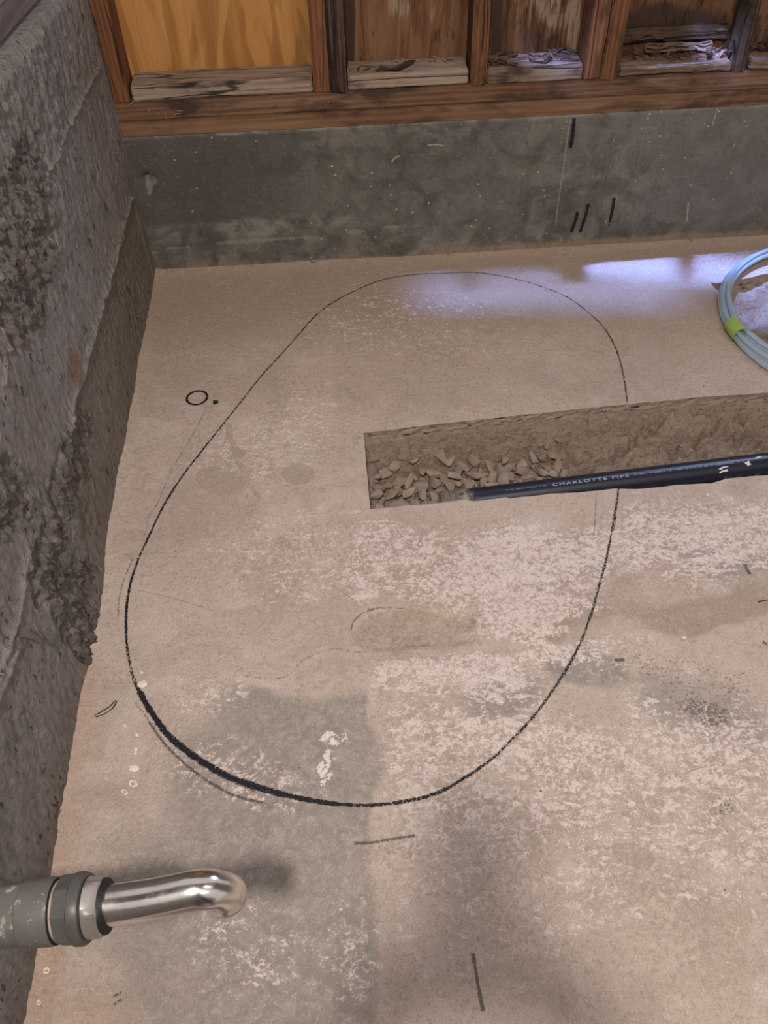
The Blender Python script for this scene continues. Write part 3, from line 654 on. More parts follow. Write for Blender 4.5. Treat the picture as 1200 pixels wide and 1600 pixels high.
setattr_col(o, 'dust', np.column_stack([du, du, du]))
mg = M('clear_ribbed_plastic'); MG = mg.done((.50, .45, .39), mg.bump(mg.noise(80, 3), .0008, .4), .2, None, **{'Transmission Weight': .75, 'Specular IOR Level': .6})
pp = []; rr = []
for i in range(31):
    t = i/30; x = .716+.040*t; pp.append(pipe_axis(x)); rr.append(.0315+(.0014 if (i//5) % 2 else 0)-(0.002 if i < 2 else 0))
V, Fc = sweep(pp, rr, 40); o = local(mesh('end_cap', V, Fc, MG, smooth=False), pipe); o['label'] = 'ribbed translucent cap on the pipe end'
# printing wrapped onto the pipe
M_PRINT = m_simple('pipe_print', (.27, .32, .48), .6)
M_PRINT2 = m_simple('pipe_print_faint', (.16, .19, .30), .6)
def wrap(name, verts2, faces, xc, mat, elev=80, off=.0003):
    V = []
    for (u, v) in verts2:
        a = math.radians(elev)+v/.030; c = pipe_axis(xc+u); r = .030+off
        V.append((c[0], c[1]-r*math.cos(a), c[2]+r*math.sin(a)))
    o = local(mesh(name, V, faces, mat), pipe); return o
def text_mesh(body, size):
    cu = bpy.data.curves.new('t', 'FONT'); cu.body = body; cu.size = size; cu.resolution_u = 3; cu.space_character = 1.25
    cu.offset = size*.012
    ob = bpy.data.objects.new('t', cu); C.objects.link(ob); dg = bpy.context.evaluated_depsgraph_get(); me = ob.evaluated_get(dg).to_mesh()
    vs = [(v.co.x, v.co.y) for v in me.vertices]; fs = [tuple(p.vertices) for p in me.polygons]
    ob.evaluated_get(dg).to_mesh_clear(); bpy.data.objects.remove(ob); bpy.data.curves.remove(cu)
    return vs, fs
vs, fs = text_mesh('CHARLOTTE PIPE', .0105)
wmax = max(v[0] for v in vs); k = .178/wmax
wrap('printed_lettering', [(v[0]*k, v[1]-.004) for v in vs], fs, .968, M_PRINT, 80)['label'] = 'white printed lettering CHARLOTTE PIPE'
def dashes(x0, x1, hgt, mat, elev, seed):
    r = random.Random(seed); vs = []; fs = []; x = x0
    while x < x1:
        w = r.uniform(.0018, .0034)
        if r.random() < .86:
            b = len(vs); vs += [(x-x0, -hgt/2), (x-x0+w, -hgt/2), (x-x0+w, hgt/2), (x-x0, hgt/2)]; fs.append((b, b+1, b+2, b+3))
            if r.random() < .6:
                b = len(vs); vs += [(x-x0+w*.3, -hgt*.2), (x-x0+w*.75, -hgt*.2), (x-x0+w*.75, hgt*.2), (x-x0+w*.3, hgt*.2)]
        x += w+r.uniform(.0008, .0018)
        if r.random() < .12: x += .004
    vs2 = vs; return wrap('printed_marks', vs2, fs, x0, mat, elev)
dashes(.862, .952, .0024, M_PRINT2, 80, 1)
dashes(1.150, 1.20, .0030, M_PRINT2, 80, 2)
dashes(1.205, 1.42, .0044, M_PRINT2, 80, 3)
M_GLUE = m_simple('white_cement_smear', (.62, .60, .57), .6, var=.15)
for (xc, el, pts) in [(1.363, 62, [(-.008, -.002), (0, .002), (.014, .003), (.017, .001), (.004, -.001), (-.004, -.004)]), (1.364, 48, [(-.008, -.002), (-.002, .001), (.012, .003), (.013, -.002), (.002, -.002), (-.007, -.005)]), (1.424, 70, [(-.007, .003), (0, .002), (.004, .006), (.008, .003), (.005, 0), (.010, -.004), (.001, -.007), (-.003, -.002)]), (1.452, 92, [(-.008, -.003), (-.003, .001), (.009, .004), (.012, .001), (.003, -.002)]), (1.384, 100, [(-.001, -.001), (.002, 0), (.001, .002)])]:
    wrap('cement_smear', pts, [tuple(range(len(pts)))], xc, M_GLUE, el)

# ================================================================ CLEAR HOSE COIL
coil = empty('hose_coil', (1.85, -.42, 0.0)); tag(coil, 'coil of clear vinyl hose bound with green tape over the hole by the back wall', 'hose')
mh = M('clear_vinyl'); MH = mh.done((.72, .86, .98), None, .10, None, **{'Transmission Weight': .72, 'IOR': 1.25, 'Specular IOR Level': .7})
MH2 = M('tape'); nt = MH2.noise(40, 3); MTAPE = MH2.done(MH2.mix(nt, (.24, .36, .07), (.38, .50, .15)), None, .55)
strands = [(.330, .012, .0068), (.3185, .0135, .0068), (.3245, .0245, .0065), (.3085, .022, .0065), (.315, .034, .006)]
for j, (R_, z_, r_) in enumerate(strands):
    pts = []
    for i in range(181):
        t = 2*math.pi*i/180; sp = .006*math.sin(t*2+j)*(0 if j < 1 else 1); spread = 0.010*max(0, math.sin(t-math.pi*1.05))*(j-1)
        pts.append((1.85+(R_+sp*.4-spread)*math.cos(t), -.42+(R_+sp*.4-spread)*math.sin(t), z_+.003+.002*math.sin(3*t+j)))
    V, Fc = sweep(pts, r_, 16, cap=False); o = local(mesh('hose_loop', V, Fc, MH, smooth=True), coil)
tp = []; 
for i in range(9):
    t = math.radians(181+i*1.15); tp.append((1.85+.320*math.cos(t), -.42+.320*math.sin(t), .022))
V, Fc = sweep(tp, [.0215+.0006*(i % 2) for i in range(9)], 18, cap=False); o = local(mesh('green_tape', V, Fc, MTAPE, smooth=True), coil); o['label'] = 'green masking tape wrapped round the hose loops'

# ================================================================ LEFT WALL
def ztop(y): return .787+.10*(-.25-y)*np.where(y < -.25, 1, 1)
ROUGH1 = [(0, 250), (40, 210), (75, 250), (85, 330), (95, 400), (80, 470), (85, 508), (45, 520), (20, 540), (0, 600)]
ROUGH2 = [(70, 800), (95, 805), (115, 850), (150, 905), (158, 960), (140, 1035), (120, 1030), (90, 970), (50, 930), (45, 860)]
ROUGH3 = [(95, 670), (125, 640), (150, 650), (152, 690), (130, 760), (120, 800), (80, 830), (60, 800), (80, 740)]
ROUGH4 = [(-20, 700), (30, 720), (60, 780), (40, 830), (0, 850), (-40, 800)]
RIDGES = [([(158, 95), (130, 150), (100, 215), (70, 285)], 2.6, .0050), ([(70, 290), (80, 340), (95, 395)], 2, .003), ([(205, 310), (190, 360), (178, 415), (160, 480), (140, 545), (118, 620), (105, 690)], 4.5, .006), ([(45, 862), (30, 930), (22, 985), (0, 1060)], 4, .005), ([(25, 1020), (5, 1075), (-10, 1110)], 6, .006), ([(0, 500), (10, 540), (5, 600)], 4, .004)]
def build_left():
    ys = np.concatenate([np.arange(-3.4, -2.1, .05), np.arange(-2.1, .0901, .0040)]); nt_ = 225
    gy, gt = np.meshgrid(ys, np.linspace(0, 1, nt_), indexing='ij'); gz = -.03+(ztop(gy)+.03)*gt
    P = np.stack([np.zeros_like(gy), gy, gz], -1).reshape(-1, 3); y, z = P[:, 1], P[:, 2]; X, Y = project(P); vis = y > -2.2
    wob = (fbm(y*16, z*16, 4, 71)-.5); Xw = X+wob*40; Yw = Y+(fbm(y*16, z*16, 4, 75)-.5)*60
    def R(poly, s=10): return ss(-s*.4, s, sdf(Xw, Yw, poly))
    rough = np.maximum.reduce([R(ROUGH1), R(ROUGH2, 8), .9*R(ROUGH3), .8*R(ROUGH4), .45*ss(170, 60, Xw)*ss(700, 250, Yw), .25*ss(.55, .7, fbm(y*9, z*9, 3, 90))])*vis
    d = (fbm(y*5, z*5, 3, 70)-.5)*.012
    strat = fbm(y*60, z*24, 4, 73)-.5
    rid = np.abs(2*fbm(y*42+strat, z*20, 4, 83)-1); d = d+rough*(strat*.030+(.45-rid)*.016+(fbm(y*150, z*80, 3, 77)-.5)*.020-.006)+(fbm(y*110, z*60, 3, 79)-.5)*.0034
    ridge = np.zeros(len(y)); 
    for pl, w, h in RIDGES:
        q = np.exp(-(dpoly(X+wob*12, Y, pl)/w)**2)*vis; ridge = np.maximum(ridge, q); d = d+q*h*(.5+fbm(y*70, z*70, 2, 80))
    # lower-right band beside the ridge stands slightly back
    line = np.interp(Y, [300, 360, 415, 480, 545, 620, 690, 800, 900], [207, 190, 178, 160, 140, 118, 108, 118, 150]); band = ss(-3, 5, X-line)*ss(300, 330, Y)*ss(1000, 880, Y)*vis
    d = d-.003*band
    # spall spreading onto the slab
    d = np.where(z < .05, np.minimum(d, .008), d)+vis*.010*blob(X, Y, 150, 960, 14, 80, 8, .8)
    # splitted gouges
    for pl in [[(60, 210), (65, 250), (72, 275)], [(85, 800), (80, 760), (95, 700)], [(60, 235), (60, 262)], [(0, 375), (15, 390), (22, 412)], [(32, 540), (40, 545)]]:
        d = d-.006*np.exp(-(dpoly(X, Y, pl)/3.5)**2)*vis
    pits = np.exp(-((vn(y*55, z*38, 99)-1.0)/.05)**2); d = d-.004*pits*vis
    fade = ss(.0, -.03, y)*.0+1; topf = ss(0, .02, ztop(y)-z)
    d = d*np.where(y > -.04, .25, 1)
    d = d*(.4+.6*topf)-.010*(1-topf)
    P[:, 0] = d
    n0, n1 = len(ys), nt_; I = np.arange(n0*n1).reshape(n0, n1); V = P.tolist()
    Fc = np.stack([I[:-1, :-1], I[:-1, 1:], I[1:, 1:], I[1:, :-1]], -1).reshape(-1, 4).tolist()
    k = len(V)
    for i in range(n0): V.append((-.22, ys[i], float(ztop(ys[i]))-.004)); V.append((-.22, ys[i], -.03))
    for i in range(n0-1): Fc.append((I[i, -1], k+2*i, k+2*i+2, I[i+1, -1])); Fc.append((k+2*i, k+2*i+1, k+2*i+3, k+2*i+2))
    Fc.append([int(I[-1, j]) for j in range(n1)]+[k+2*(n0-1), k+2*(n0-1)+1])
    Fc.append([int(I[0, j]) for j in range(n1)][::-1]+[k+1, k])
    Fc = [f[::-1] for f in Fc]
    o = mesh('wall_left', V, Fc, MWL, smooth=True); tag(o, kind='structure')
    br = np.maximum(band, .7*ss(60, 0, (X-(244-(Y-424)*.172)+60))*0+.55*ss(0, 1, band)+.8*vis*ss(380, 430, Y)*ss(-45, -5, X-(244-(Y-424)*.175)))
    br = np.maximum(br, .35*ss(170, 230, X)*vis)
    rust = np.maximum(blob(X, Y, 118, 580, 12, 50, -12), .7*blob(X, Y, 138, 655, 14, 30)); rust = np.maximum(rust, .6*blob(X, Y, 110, 740, 26, 40))*vis
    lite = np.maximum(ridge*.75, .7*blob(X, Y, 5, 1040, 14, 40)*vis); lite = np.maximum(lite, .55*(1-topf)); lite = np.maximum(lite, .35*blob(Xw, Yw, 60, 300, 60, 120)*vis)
    ex = np.zeros((2*n0, 1)); c = lambda a: np.concatenate([a, np.zeros(2*n0)])
    setattr_col(o, 'm1', np.column_stack([c(rough), c(rust), c(br), c(lite)]))
    return o
wl = build_left()
# broken nail/wire stub on left wall
nb = L(30, 985); o = None
bmn = bmesh.new(); bmesh.ops.create_cone(bmn, cap_ends=True, segments=8, radius1=.008, radius2=.004, depth=.036)
M_RUST = m_simple('rusty_steel', (.13, .095, .08), .8, var=.5, scale=120)
for v in bmn.verts: v.co.x += .003*math.sin(v.co.z*200)
o = from_bm('snapped_tie', bmn, M_RUST); a, b = L(20, 982), L(47, 1008)
o.location = ((nb[0]+.014), (a[1]+b[1])/2, (a[2]+b[2])/2); d_ = Vector(b)-Vector(a)+Vector((.03, 0, 0)); o.rotation_euler = d_.to_track_quat('Z', 'Y').to_euler()
tag(o, 'stub of rusted form tie poking out of the rough left wall', 'metal tie')
# plank on top of the left wall
def box_bm(x0, x1, y0, y1, z0, z1, bev=.002, sub=0, wob=0.0, seed=0):
    bm = bmesh.new(); bmesh.ops.create_cube(bm, size=1)
    for v in bm.verts: v.co = Vector(((x0+x1)/2+v.co.x*(x1-x0), (y0+y1)/2+v.co.y*(y1-y0), (z0+z1)/2+v.co.z*(z1-z0)))
    if sub:
        dims = [x1-x0, y1-y0, z1-z0]; ax = dims.index(max(dims)); es = [e for e in bm.edges if abs((e.verts[0].co-e.verts[1].co)[ax]) > dims[ax]*.9]
        bmesh.ops.subdivide_edges(bm, edges=es, cuts=sub)
        sh = [e for e in bm.edges if abs((e.verts[0].co-e.verts[1].co)[ax]) < 1e-6]
        bmesh.ops.subdivide_edges(bm, edges=sh, cuts=2, use_grid_fill=True)
    if bev:
        se = [e for e in bm.edges if len(e.link_faces) == 2 and e.calc_face_angle(0) > .8]
        bmesh.ops.bevel(bm, geom=se, offset=bev, segments=2, affect='EDGES', clamp_overlap=True)
    if wob:
        for v in bm.verts:
            n = mnoise.noise_vector(v.co*18+Vector((seed, 0, 0)))+mnoise.noise_vector(v.co*60+Vector((seed, 5, 0)))*.45
            v.co += Vector(n)*wob
    return bm
def board(name, x0, x1, y0, y1, z0, z1, mat, label, cat, bev=.002, sub=0, wob=0.0, seed=0, group=None, rot=None, loc=None):
    cx, cy = (x0+x1)/2, (y0+y1)/2
    bm = box_bm(x0-cx, x1-cx, y0-cy, y1-cy, 0, z1-z0, bev, sub, wob, seed); o = from_bm(name, bm, mat, smooth=False)
    o.location = loc or (cx, cy, z0)
    if rot: o.rotation_euler = rot
    if label: tag(o, label, cat, group)
    return o
M_GREYW = m_wood('grey_purple_board', (.13, .10, .095), (.18, .145, .14), (.22, .18, .17), 'Y', 1, stain=.2)
board('wall_plate', -.21, -.030, -3.3, .0, .80, .845, M_GREYW, 'dark weathered plate lying on top of the left concrete wall', 'board', .003)
bpy.data.objects['wall_plate'].rotation_euler = (0, 0, 0)
me = bpy.data.objects['wall_plate'].data
for v in me.vertices: v.co.z += .1*(-.25-(v.co.y-1.65))-.0
bpy.data.objects['wall_plate'].location.z = .792

# ================================================================ BACK WALL : stem wall
Z0, Z1, Z2, ZB = .388, .4305, .4745, .5125
def build_back():
    xs_ = np.arange(-.02, 3.2, .011); zs = np.linspace(-.12, Z0, 52); gx, gz = np.meshgrid(xs_, zs, indexing='ij')
    P = np.stack([gx, np.zeros_like(gx), gz], -1).reshape(-1, 3); x, z = P[:, 0], P[:, 2]; X, Y = project(P)
    d = (fbm(x*4, z*4, 3, 101)-.5)*.005+(fbm(x*40, z*40, 3, 105)-.5)*.0012
    crack = [(195, 408), (260, 390), (340, 381), (440, 374), (520, 368), (630, 352), (700, 348)]
    d = d+.0025*np.exp(-(dpoly(X, Y, crack)/1.8)**2)                  # raised fin (towards +y is back)
    d = d+.030*blob(X, Y, 229, 279, 6, 6, 0, .4)+.005*blob(X, Y, 232, 292, 10, 18, 10, .6)   # chipped pocket
    d = d-.004*np.exp(-((Y-(424-(X-244)*.058))/7)**2)*fbm(x*50, z*50, 2, 111)
    P[:, 1] = d
    n0, n1 = len(xs_), len(zs); I = np.arange(n0*n1).reshape(n0, n1); V = P.tolist(); Fc = np.stack([I[:-1, :-1], I[1:, :-1], I[1:, 1:], I[:-1, 1:]], -1).reshape(-1, 4).tolist()
    k = len(V)
    for a in xs_: V.append((a, .2, Z0)); V.append((a, .2, -.12))
    for i in range(n0-1): Fc.append((I[i, -1], I[i+1, -1], k+2*i+2, k+2*i)); Fc.append((k+2*i, k+2*i+2, k+2*i+3, k+2*i+1))
    o = mesh('wall_back', V, Fc, MWB, smooth=True); tag(o, kind='structure')
    w = (fbm(x*8, z*8, 4, 120)-.5); Xw = X+w*60; Yw = Y+(fbm(x*8, z*8, 4, 124)-.5)*30
    lite = np.maximum.reduce([.52*blob(Xw, Yw, 290, 362, 60, 24, -2), .48*blob(Xw, Yw, 410, 358, 100, 22, -3), .45*blob(Xw, Yw, 490, 338, 60, 14), .5*blob(Xw, Yw, 352, 400, 10, 24), 1.3*ss(-1, 2, sdf(X+w*14, Y, [(222, 270), (236, 270), (244, 282), (237, 296), (232, 308), (226, 292)])), .85*np.exp(-(dpoly(X, Y, crack)/1.9)**2), .55*ss(8, 1, Y-(217-(X-192)*.0535)), .4*blob(Xw, Yw, 760, 380, 260, 30), .35*blob(Xw, Yw, 930, 280, 80, 60)])
    dirt = np.maximum.reduce([.95*ss(.020, .0, z), .75*ss(.05, .01, z)*ss(500, 750, X), .35*ss(.12, .02, z), .35*blob(Xw, Yw, 520, 240, 40, 40)])
    dark = np.maximum(.75*ss(700, 300, Xw)*ss(.10, .16, z), .4*blob(Xw, Yw, 660, 250, 150, 60)); blue = .9*ss(850, 1080, Xw)*ss(.02, .1, z)
    e = lambda a: np.concatenate([a, np.zeros(2*n0)])
    setattr_col(o, 'm1', np.column_stack([e(lite), e(dirt), e(dark), e(blue)]))
    return o
wb = build_back()
for pts, w in [([(897, 184), (895, 205), (891, 230)], .0085), ([(902, 330), (900, 340), (892, 362)], .0085), ([(919, 318), (915, 335), (906, 362)], .0078), ([(959, 308), (957, 325), (952, 346)], .0078)]:
    ribbon('marker_dash', pts, w, M_INK, wb, dens=1.25, surf='wall', edge=.45)
ribbon('marker_dash', [(952, 349), (951, 352)], .004, M_INK, wb, dens=1.0, surf='wall')
ribbon('chalk_line', [(891, 186), (886, 215), (880, 262), (874, 300), (868, 350)], .0045, M_CHALK, wb, dens=.6, surf='wall')
for pts in [[(958, 184), (952, 250), (944, 290), (938, 330)], [(1005, 200), (994, 250), (985, 300)], [(600, 370), (680, 350), (760, 345)]]:
    ribbon('hairline_crack', pts, .0022, M_SCRATCH, wb, dens=.55, surf='wall')
for pts, w in [([(612, 252), (617, 246), (624, 243)], .005), ([(668, 226), (680, 225), (693, 227)], .004), ([(1120, 168), (1117, 180), (1112, 196)], .003), ([(1075, 315), (1074, 330), (1073, 345)], .005)]:
    ribbon('paint_scrape', pts, w, M_CHALK, wb, dens=.95, surf='wall')
# loose flake at foot of wall
for px, py, s in [(490, 402, .012), (395, 418, .007), (575, 415, .006), (262, 424, .006), (1070, 366, .01), (880, 385, .005), (700, 398, .006)]:
    q = F(px, py); o = protos[3].copy(); C.objects.link(o); o.location = (q[0], min(q[1], -.012), s*.4+.008); o.scale = (s*1.6, s, s*.8); o.rotation_euler = (.2, .1, px)
    tag(o, 'small concrete crumb resting on the dust at the foot of the back stem wall', 'stone', 'crumbs at the foot of the back wall')

# ================================================================ FRAMED WALL
D = .089; TOP = .98
board('sill_plate', 0, 3.15, .001, D, Z0, Z1-.001, M_PLATE2, 'lower reddish sill board lying directly on the grey stem wall', 'board', .002, sub=40, wob=.0007)
board('sole_plate', -.004, 3.15, -.001, D, Z1, Z2, M_PLATE, 'upper stained sill board lying under the studs, with dark water marks', 'board', .003, sub=60, wob=.0012, seed=4)
board('stud', 0.002, .040, .0, D, Z2, TOP, M_STUD, 'reddish stud standing hard against the left concrete wall', 'stud', .003, sub=20, wob=.0007, seed=1)
board('stud', .492, .531, .0, D, Z2, TOP, M_STUD, 'reddish stud at the right side of the golden plywood bay', 'stud', .003, sub=20, wob=.001, seed=2)
board('stud', .5325, .574, -.004, D, Z2, TOP, M_STUD_ROT, 'black rotted stud nailed beside the reddish one', 'stud', .004, sub=60, wob=.0035, seed=3)
board('stud', .879, .919, -.002, D, Z2-.001, TOP, M_STUD_O, 'single orange brown stud between the two old brown bays', 'stud', .003, sub=30, wob=.0014, seed=5)
board('stud', 1.163, 1.205, -.001, D, Z2, TOP, M_STUD_O, 'left stud of the orange pair right of centre', 'stud', .003, sub=30, wob=.0014, seed=6)
board('stud', 1.207, 1.250, -.004, D, Z2-.004, TOP, M_STUD_O, 'right stud of the orange pair, with split grey foot', 'stud', .004, sub=30, wob=.002, seed=7)
board('stud', 1.545, 1.577, .0, D*.8, Z2+.0, TOP, M_STUD_ROT, 'thin rotted dark stud near the right edge, lit blue by daylight', 'stud', .004, sub=60, wob=.0045, seed=8, rot=(0, -.05, 0))
board('stud', 1.95, 1.99, .0, D, Z2, TOP, M_STUD_O, None, None, .003, sub=10, wob=.001, seed=9)
bpy.data.objects.remove(bpy.data.objects['stud.007'])
# blocks between studs
board('sill_block', .047, .489, .003, D-.001, Z2+.0012, ZB, M_BLOCK, 'weathered grey block on the sill in the golden plywood bay', 'wood block', .004, sub=40, wob=.0014, seed=11)
board('sill_block', .577, .875, .003, D-.001, Z2+.0012, ZB, M_BLOCK, 'cracked brown block on the sill in the bay right of the black stud', 'wood block', .004, sub=30, wob=.0022, seed=12)
board('sill_block', .922, 1.160, .000, D-.001, Z2+.0012, ZB, M_BLOCK_D, 'dark stained block on the sill, littered with bark splinters', 'wood block', .003, sub=30, wob=.0018, seed=13)
# sheathing
def sheet(name, x0, x1, mat, label, thick=.012, y=D+.001, masks=None, z1=TOP, seed=0):
    nx = int((x1-x0)/.012)+2; nz = 50; gx, gz = np.meshgrid(np.linspace(x0, x1, nx), np.linspace(Z2-.02, z1, nz), indexing='ij')
    d = (fbm(gx*6, gz*3, 3, seed)-.5)*.003 if masks else np.zeros_like(gx)
    P = np.stack([gx, y+np.maximum(d, 0), gz], -1).reshape(-1, 3); I = np.arange(nx*nz).reshape(nx, nz); Q = P.copy(); Q[:, 1] = y+thick+.003
    V = np.concatenate([P, Q]).tolist(); n = nx*nz
    Fc = np.stack([I[:-1, :-1], I[1:, :-1], I[1:, 1:], I[:-1, 1:]], -1).reshape(-1, 4).tolist(); Fc += [[n+a for a in f][::-1] for f in Fc]
    for i in range(nx-1):
        Fc.append((I[i, -1], I[i+1, -1], n+I[i+1, -1], n+I[i, -1])); Fc.append((I[i+1, 0], I[i, 0], n+I[i, 0], n+I[i+1, 0]))
    for j in range(nz-1):
        Fc.append((I[0, j], I[0, j+1], n+I[0, j+1], n+I[0, j])); Fc.append((I[-1, j+1], I[-1, j], n+I[-1, j], n+I[-1, j+1]))
    o = mesh(name, V, Fc, mat, smooth=False); tag(o, label, 'plywood')
    if masks:
        A = np.array(V); X, Y = project(A); pa, da = masks(X, Y, A); setattr_col(o, 'm1', np.column_stack([pa, da, da]))
    return o
sheet('plywood_sheet', .0, .532, M_PLY, 'fresh golden plywood sheet behind the leftmost bay')
sheet('sheathing_panel', .534, .899, M_OLD, 'old brown plywood with pale peeled patch behind the second bay', masks=lambda X, Y, A: (np.maximum(.5*blob(X, Y, 625, 8, 34, 30, 0, .9), .4*blob(X, Y, 665, 20, 60, 50, 0, .9)), .75*blob(X, Y, 545, 40, 10, 120)+.5*ss(700, 740, X)*ss(70, 0, Y)), seed=5)
sheet('sheathing_panel', .9005, 1.206, M_OLD, 'old grey brown sheathing with vertical cracks behind the third bay', masks=lambda X, Y, A: (.36+.22*blob(X, Y, 860, 20, 60, 60, 0, .9), .75*blob(X, Y, 775, 30, 16, 100)+.6*blob(X, Y, 835, 50, 15, 60)), seed=8)
sheet('sheathing_panel', 1.2075, 3.1, M_OLD, 'dark water stained sheathing behind the rightmost bays', masks=lambda X, Y, A: (.28+0*X, .48+.3*blob(X, Y, 1040, 40, 90, 30)), seed=14)
# rotted remains of the plate in the right bay
def rot_piece(x0, x1, y0, y1, z0, z1, label, seed, mat=M_ROT, wob=.006, rot=None, name='rotted_board', cat='rotten wood', group=None):
    return board(name, x0, x1, y0, y1, z0, z1, mat, label, cat, .003, sub=50, wob=wob, seed=seed, rot=rot, group=group)
rot_piece(1.256, 1.54, .004, .050, Z2+.003, Z2+.024, 'crumbling front strip of rotted block in the right bay', 21, M_BLOCK_D, .004)
rot_piece(1.26, 1.54, .072, .088, Z2+.052, Z2+.088, 'dark splintered board leaning on the sheathing in the right bay', 22, M_ROT, .006)
rot_piece(1.33, 1.50, .058, .074, Z2+.033, Z2+.052, 'short pale split strip jammed below the dark splintered board', 23, M_BLOCK_D, .004)
rot_piece(1.585, 1.95, .004, .075, Z2+.003, Z2+.028, 'rotted block at the far right end of the sill', 24, M_BLOCK_D, .006)
# crumbly frass heap in bay 4
heap = grid_mesh('rot_dust', 1.256, 1.54, 90, .03, .087, 24, lambda x, y: Z2+.006+.016*ss(.02, .05, y)+.012*(fbm(x*60, y*60, 4, 130)-.4), m_simple('frass', (.15, .07, .045), .95, var=.5, scale=120))
tag(heap, 'reddish rot dust heaped on the sill in the right bay', 'wood dust', kind='stuff')
# splinters and bark
MSPL = [M_ROT, M_ROT, M_BLOCK_D]
def splinter(x, y, z, ln, w, ang, seed, tilt=0.0, mat=None, label=None, group=None, name='wood_splinter'):
    r = random.Random(seed); bm = box_bm(-ln/2, ln/2, -w/2, w/2, 0, w*r.uniform(.3, .6), 0, sub=8, wob=0)
    for v in bm.verts:
        t = v.co.x/ln*2; k = max(.12, 1-abs(t)**3*r.uniform(.6, .95)); v.co.y *= k; v.co.z = v.co.z*k+ .06*ln*math.sin(t*2+seed); v.co.y += ln*.06*math.sin(t*3+seed)
        n = mnoise.noise_vector(v.co*120+Vector((seed, 0, 0))); v.co += Vector(n)*w*.13
    o = from_bm(name, bm, mat or r.choice(MSPL)); o.location = (x, y, z); o.rotation_euler = (r.uniform(-.3, .3), tilt, ang)
    if label: tag(o, label, 'wood scrap', group)
    return o
G3 = 'bark splinters on the dark block'
for i in range(46):
    r = random.Random(500+i); x = r.uniform(.935, 1.15); y = r.uniform(.012, .08)
    splinter(x, y, ZB+.001+.006*r.random(), r.uniform(.012, .05), r.uniform(.002, .008), r.uniform(-1.2, 1.2), 500+i, r.uniform(-.2, .2), label='brown bark splinter in the litter on the dark stained block', group=G3)
splinter(.70, .030, ZB+.003, .105, .016, .32, 5, label='large curled bark strip on the cracked brown block', mat=M_ROT, name='bark_strip')
splinter(.665, .018, ZB+.002, .05, .006, -.12, 6, label='thin stick lying in front of the large curled bark strip', mat=M_BLOCK_D)
for i in range(12):
    r = random.Random(700+i); splinter(r.uniform(.70, .86), r.uniform(.05, .083), ZB+.002, r.uniform(.008, .025), r.uniform(.003, .007), r.uniform(-2, 2), 700+i, label='small pale wood chip at the back of the cracked brown block', group='chips on the cracked brown block', mat=M_BLOCK)
for x, a in ((.603, 1.0), (.625, 1.0)): splinter(x, .03, ZB+.001, .028, .004, a, int(x*1000), label='short dark twig at the left end of the cracked brown block', group='twigs on the cracked brown block', mat=M_ROT)
for i in range(40):
    r = random.Random(900+i); x = r.uniform(1.262, 1.54); y = r.uniform(.02, .08)
    splinter(x, y, Z2+.028+.01*r.random(), r.uniform(.01, .045), r.uniform(.002, .007), r.uniform(-1.3, 1.3), 900+i, r.uniform(-.3, .3), label='dark wood splinter strewn over the rotted right bay', group='splinters in the rotted right bay')
splinter(1.475, .035, Z2+.042, .07, .006, -.95, 44, .2, mat=M_BLOCK, label='pale stick leaning beside the thin dark stud')
for i in range(16):
    r = random.Random(1200+i); splinter(r.uniform(1.59, 1.72), r.uniform(.01, .08), Z2+.034+.012*r.random(), r.uniform(.02, .07), r.uniform(.003, .008), r.uniform(-1.5, 1.5), 1200+i, r.uniform(-.4, .4), label='loose splinter on the sill right of the thin dark stud', group='splinters right of the thin stud')
for i in range(8):
    r = random.Random(1500+i); q = [(206, 160), (130+150, 172), (233, 172), (277, 178), (258, 180), (430, 166), (512, 160), (610, 150)][i]
    p = B(*q); splinter(p[0], -.003, p[2], .022, .0028, 0, 1500+i, r.uniform(-1.4, 1.4), mat=M_BLOCK, label='pale splinter stuck to the face of the sill boards', group='splinters on the sill face')

# ================================================================ SPOUT (foreground, left)
DEP = .85
def cpt(px, py, dd=DEP): return Vector(at_depth(px, py, dd))
A0 = cpt(0, 1432); A1 = cpt(150, 1417); dirp = (A1-A0).normalized(); A_start = A0-dirp*(A0.x+.02)/dirp.x
spout = empty('spout_pipe', tuple(A_start)); tag(spout, 'chrome elbow spout on a grey pipe sticking out over the floor at lower left', 'pipe')
nb_ = M('grey_plastic_pipe'); q = nb_.noise(70, 5, .65, .3); q2 = nb_.rng(nb_.noise(60, 5, .7, .6), .56, .66)
M_GPIPE = nb_.done(nb_.mix(nb_.mul(q2, .7), nb_.mix(q, (.088, .083, .075), (.135, .126, .113)), (.36, .34, .31)), nb_.bump(q, .001, .5), .45)
nc = M('grey_coupling'); q = nc.noise(60, 4, .6); M_COUP = nc.done(nc.mix(q, (.05, .05, .048), (.11, .103, .095)), nc.bump(q, .0008, .5), .4)
ncr = M('chrome'); q = ncr.noise(30, 5, .65, .4); M_CHROME = ncr.done(ncr.mix(ncr.rng(q, .5, .75), (.80, .78, .76), (.60, .57, .54)), ncr.bump(ncr.noise(120, 3), .0003, .3), ncr.rng(q, .3, .75, .10, .30), 1.0)
nn_ = M('dull_nickel'); q = nn_.noise(50, 4, .6); M_NICK = nn_.done(nn_.mix(q, (.50, .47, .44), (.40, .375, .35)), None, .36, .75)
M_RUB_SHADE = m_simple('black_rubber_and_shade', (.012, .012, .012), .6)
M_BEI = m_simple('beige_gasket', (.33, .27, .235), .6, var=.2)
def axp(px): # centre line point for an image column
    return A0+dirp*((px/150.0)*(A1-A0).length)
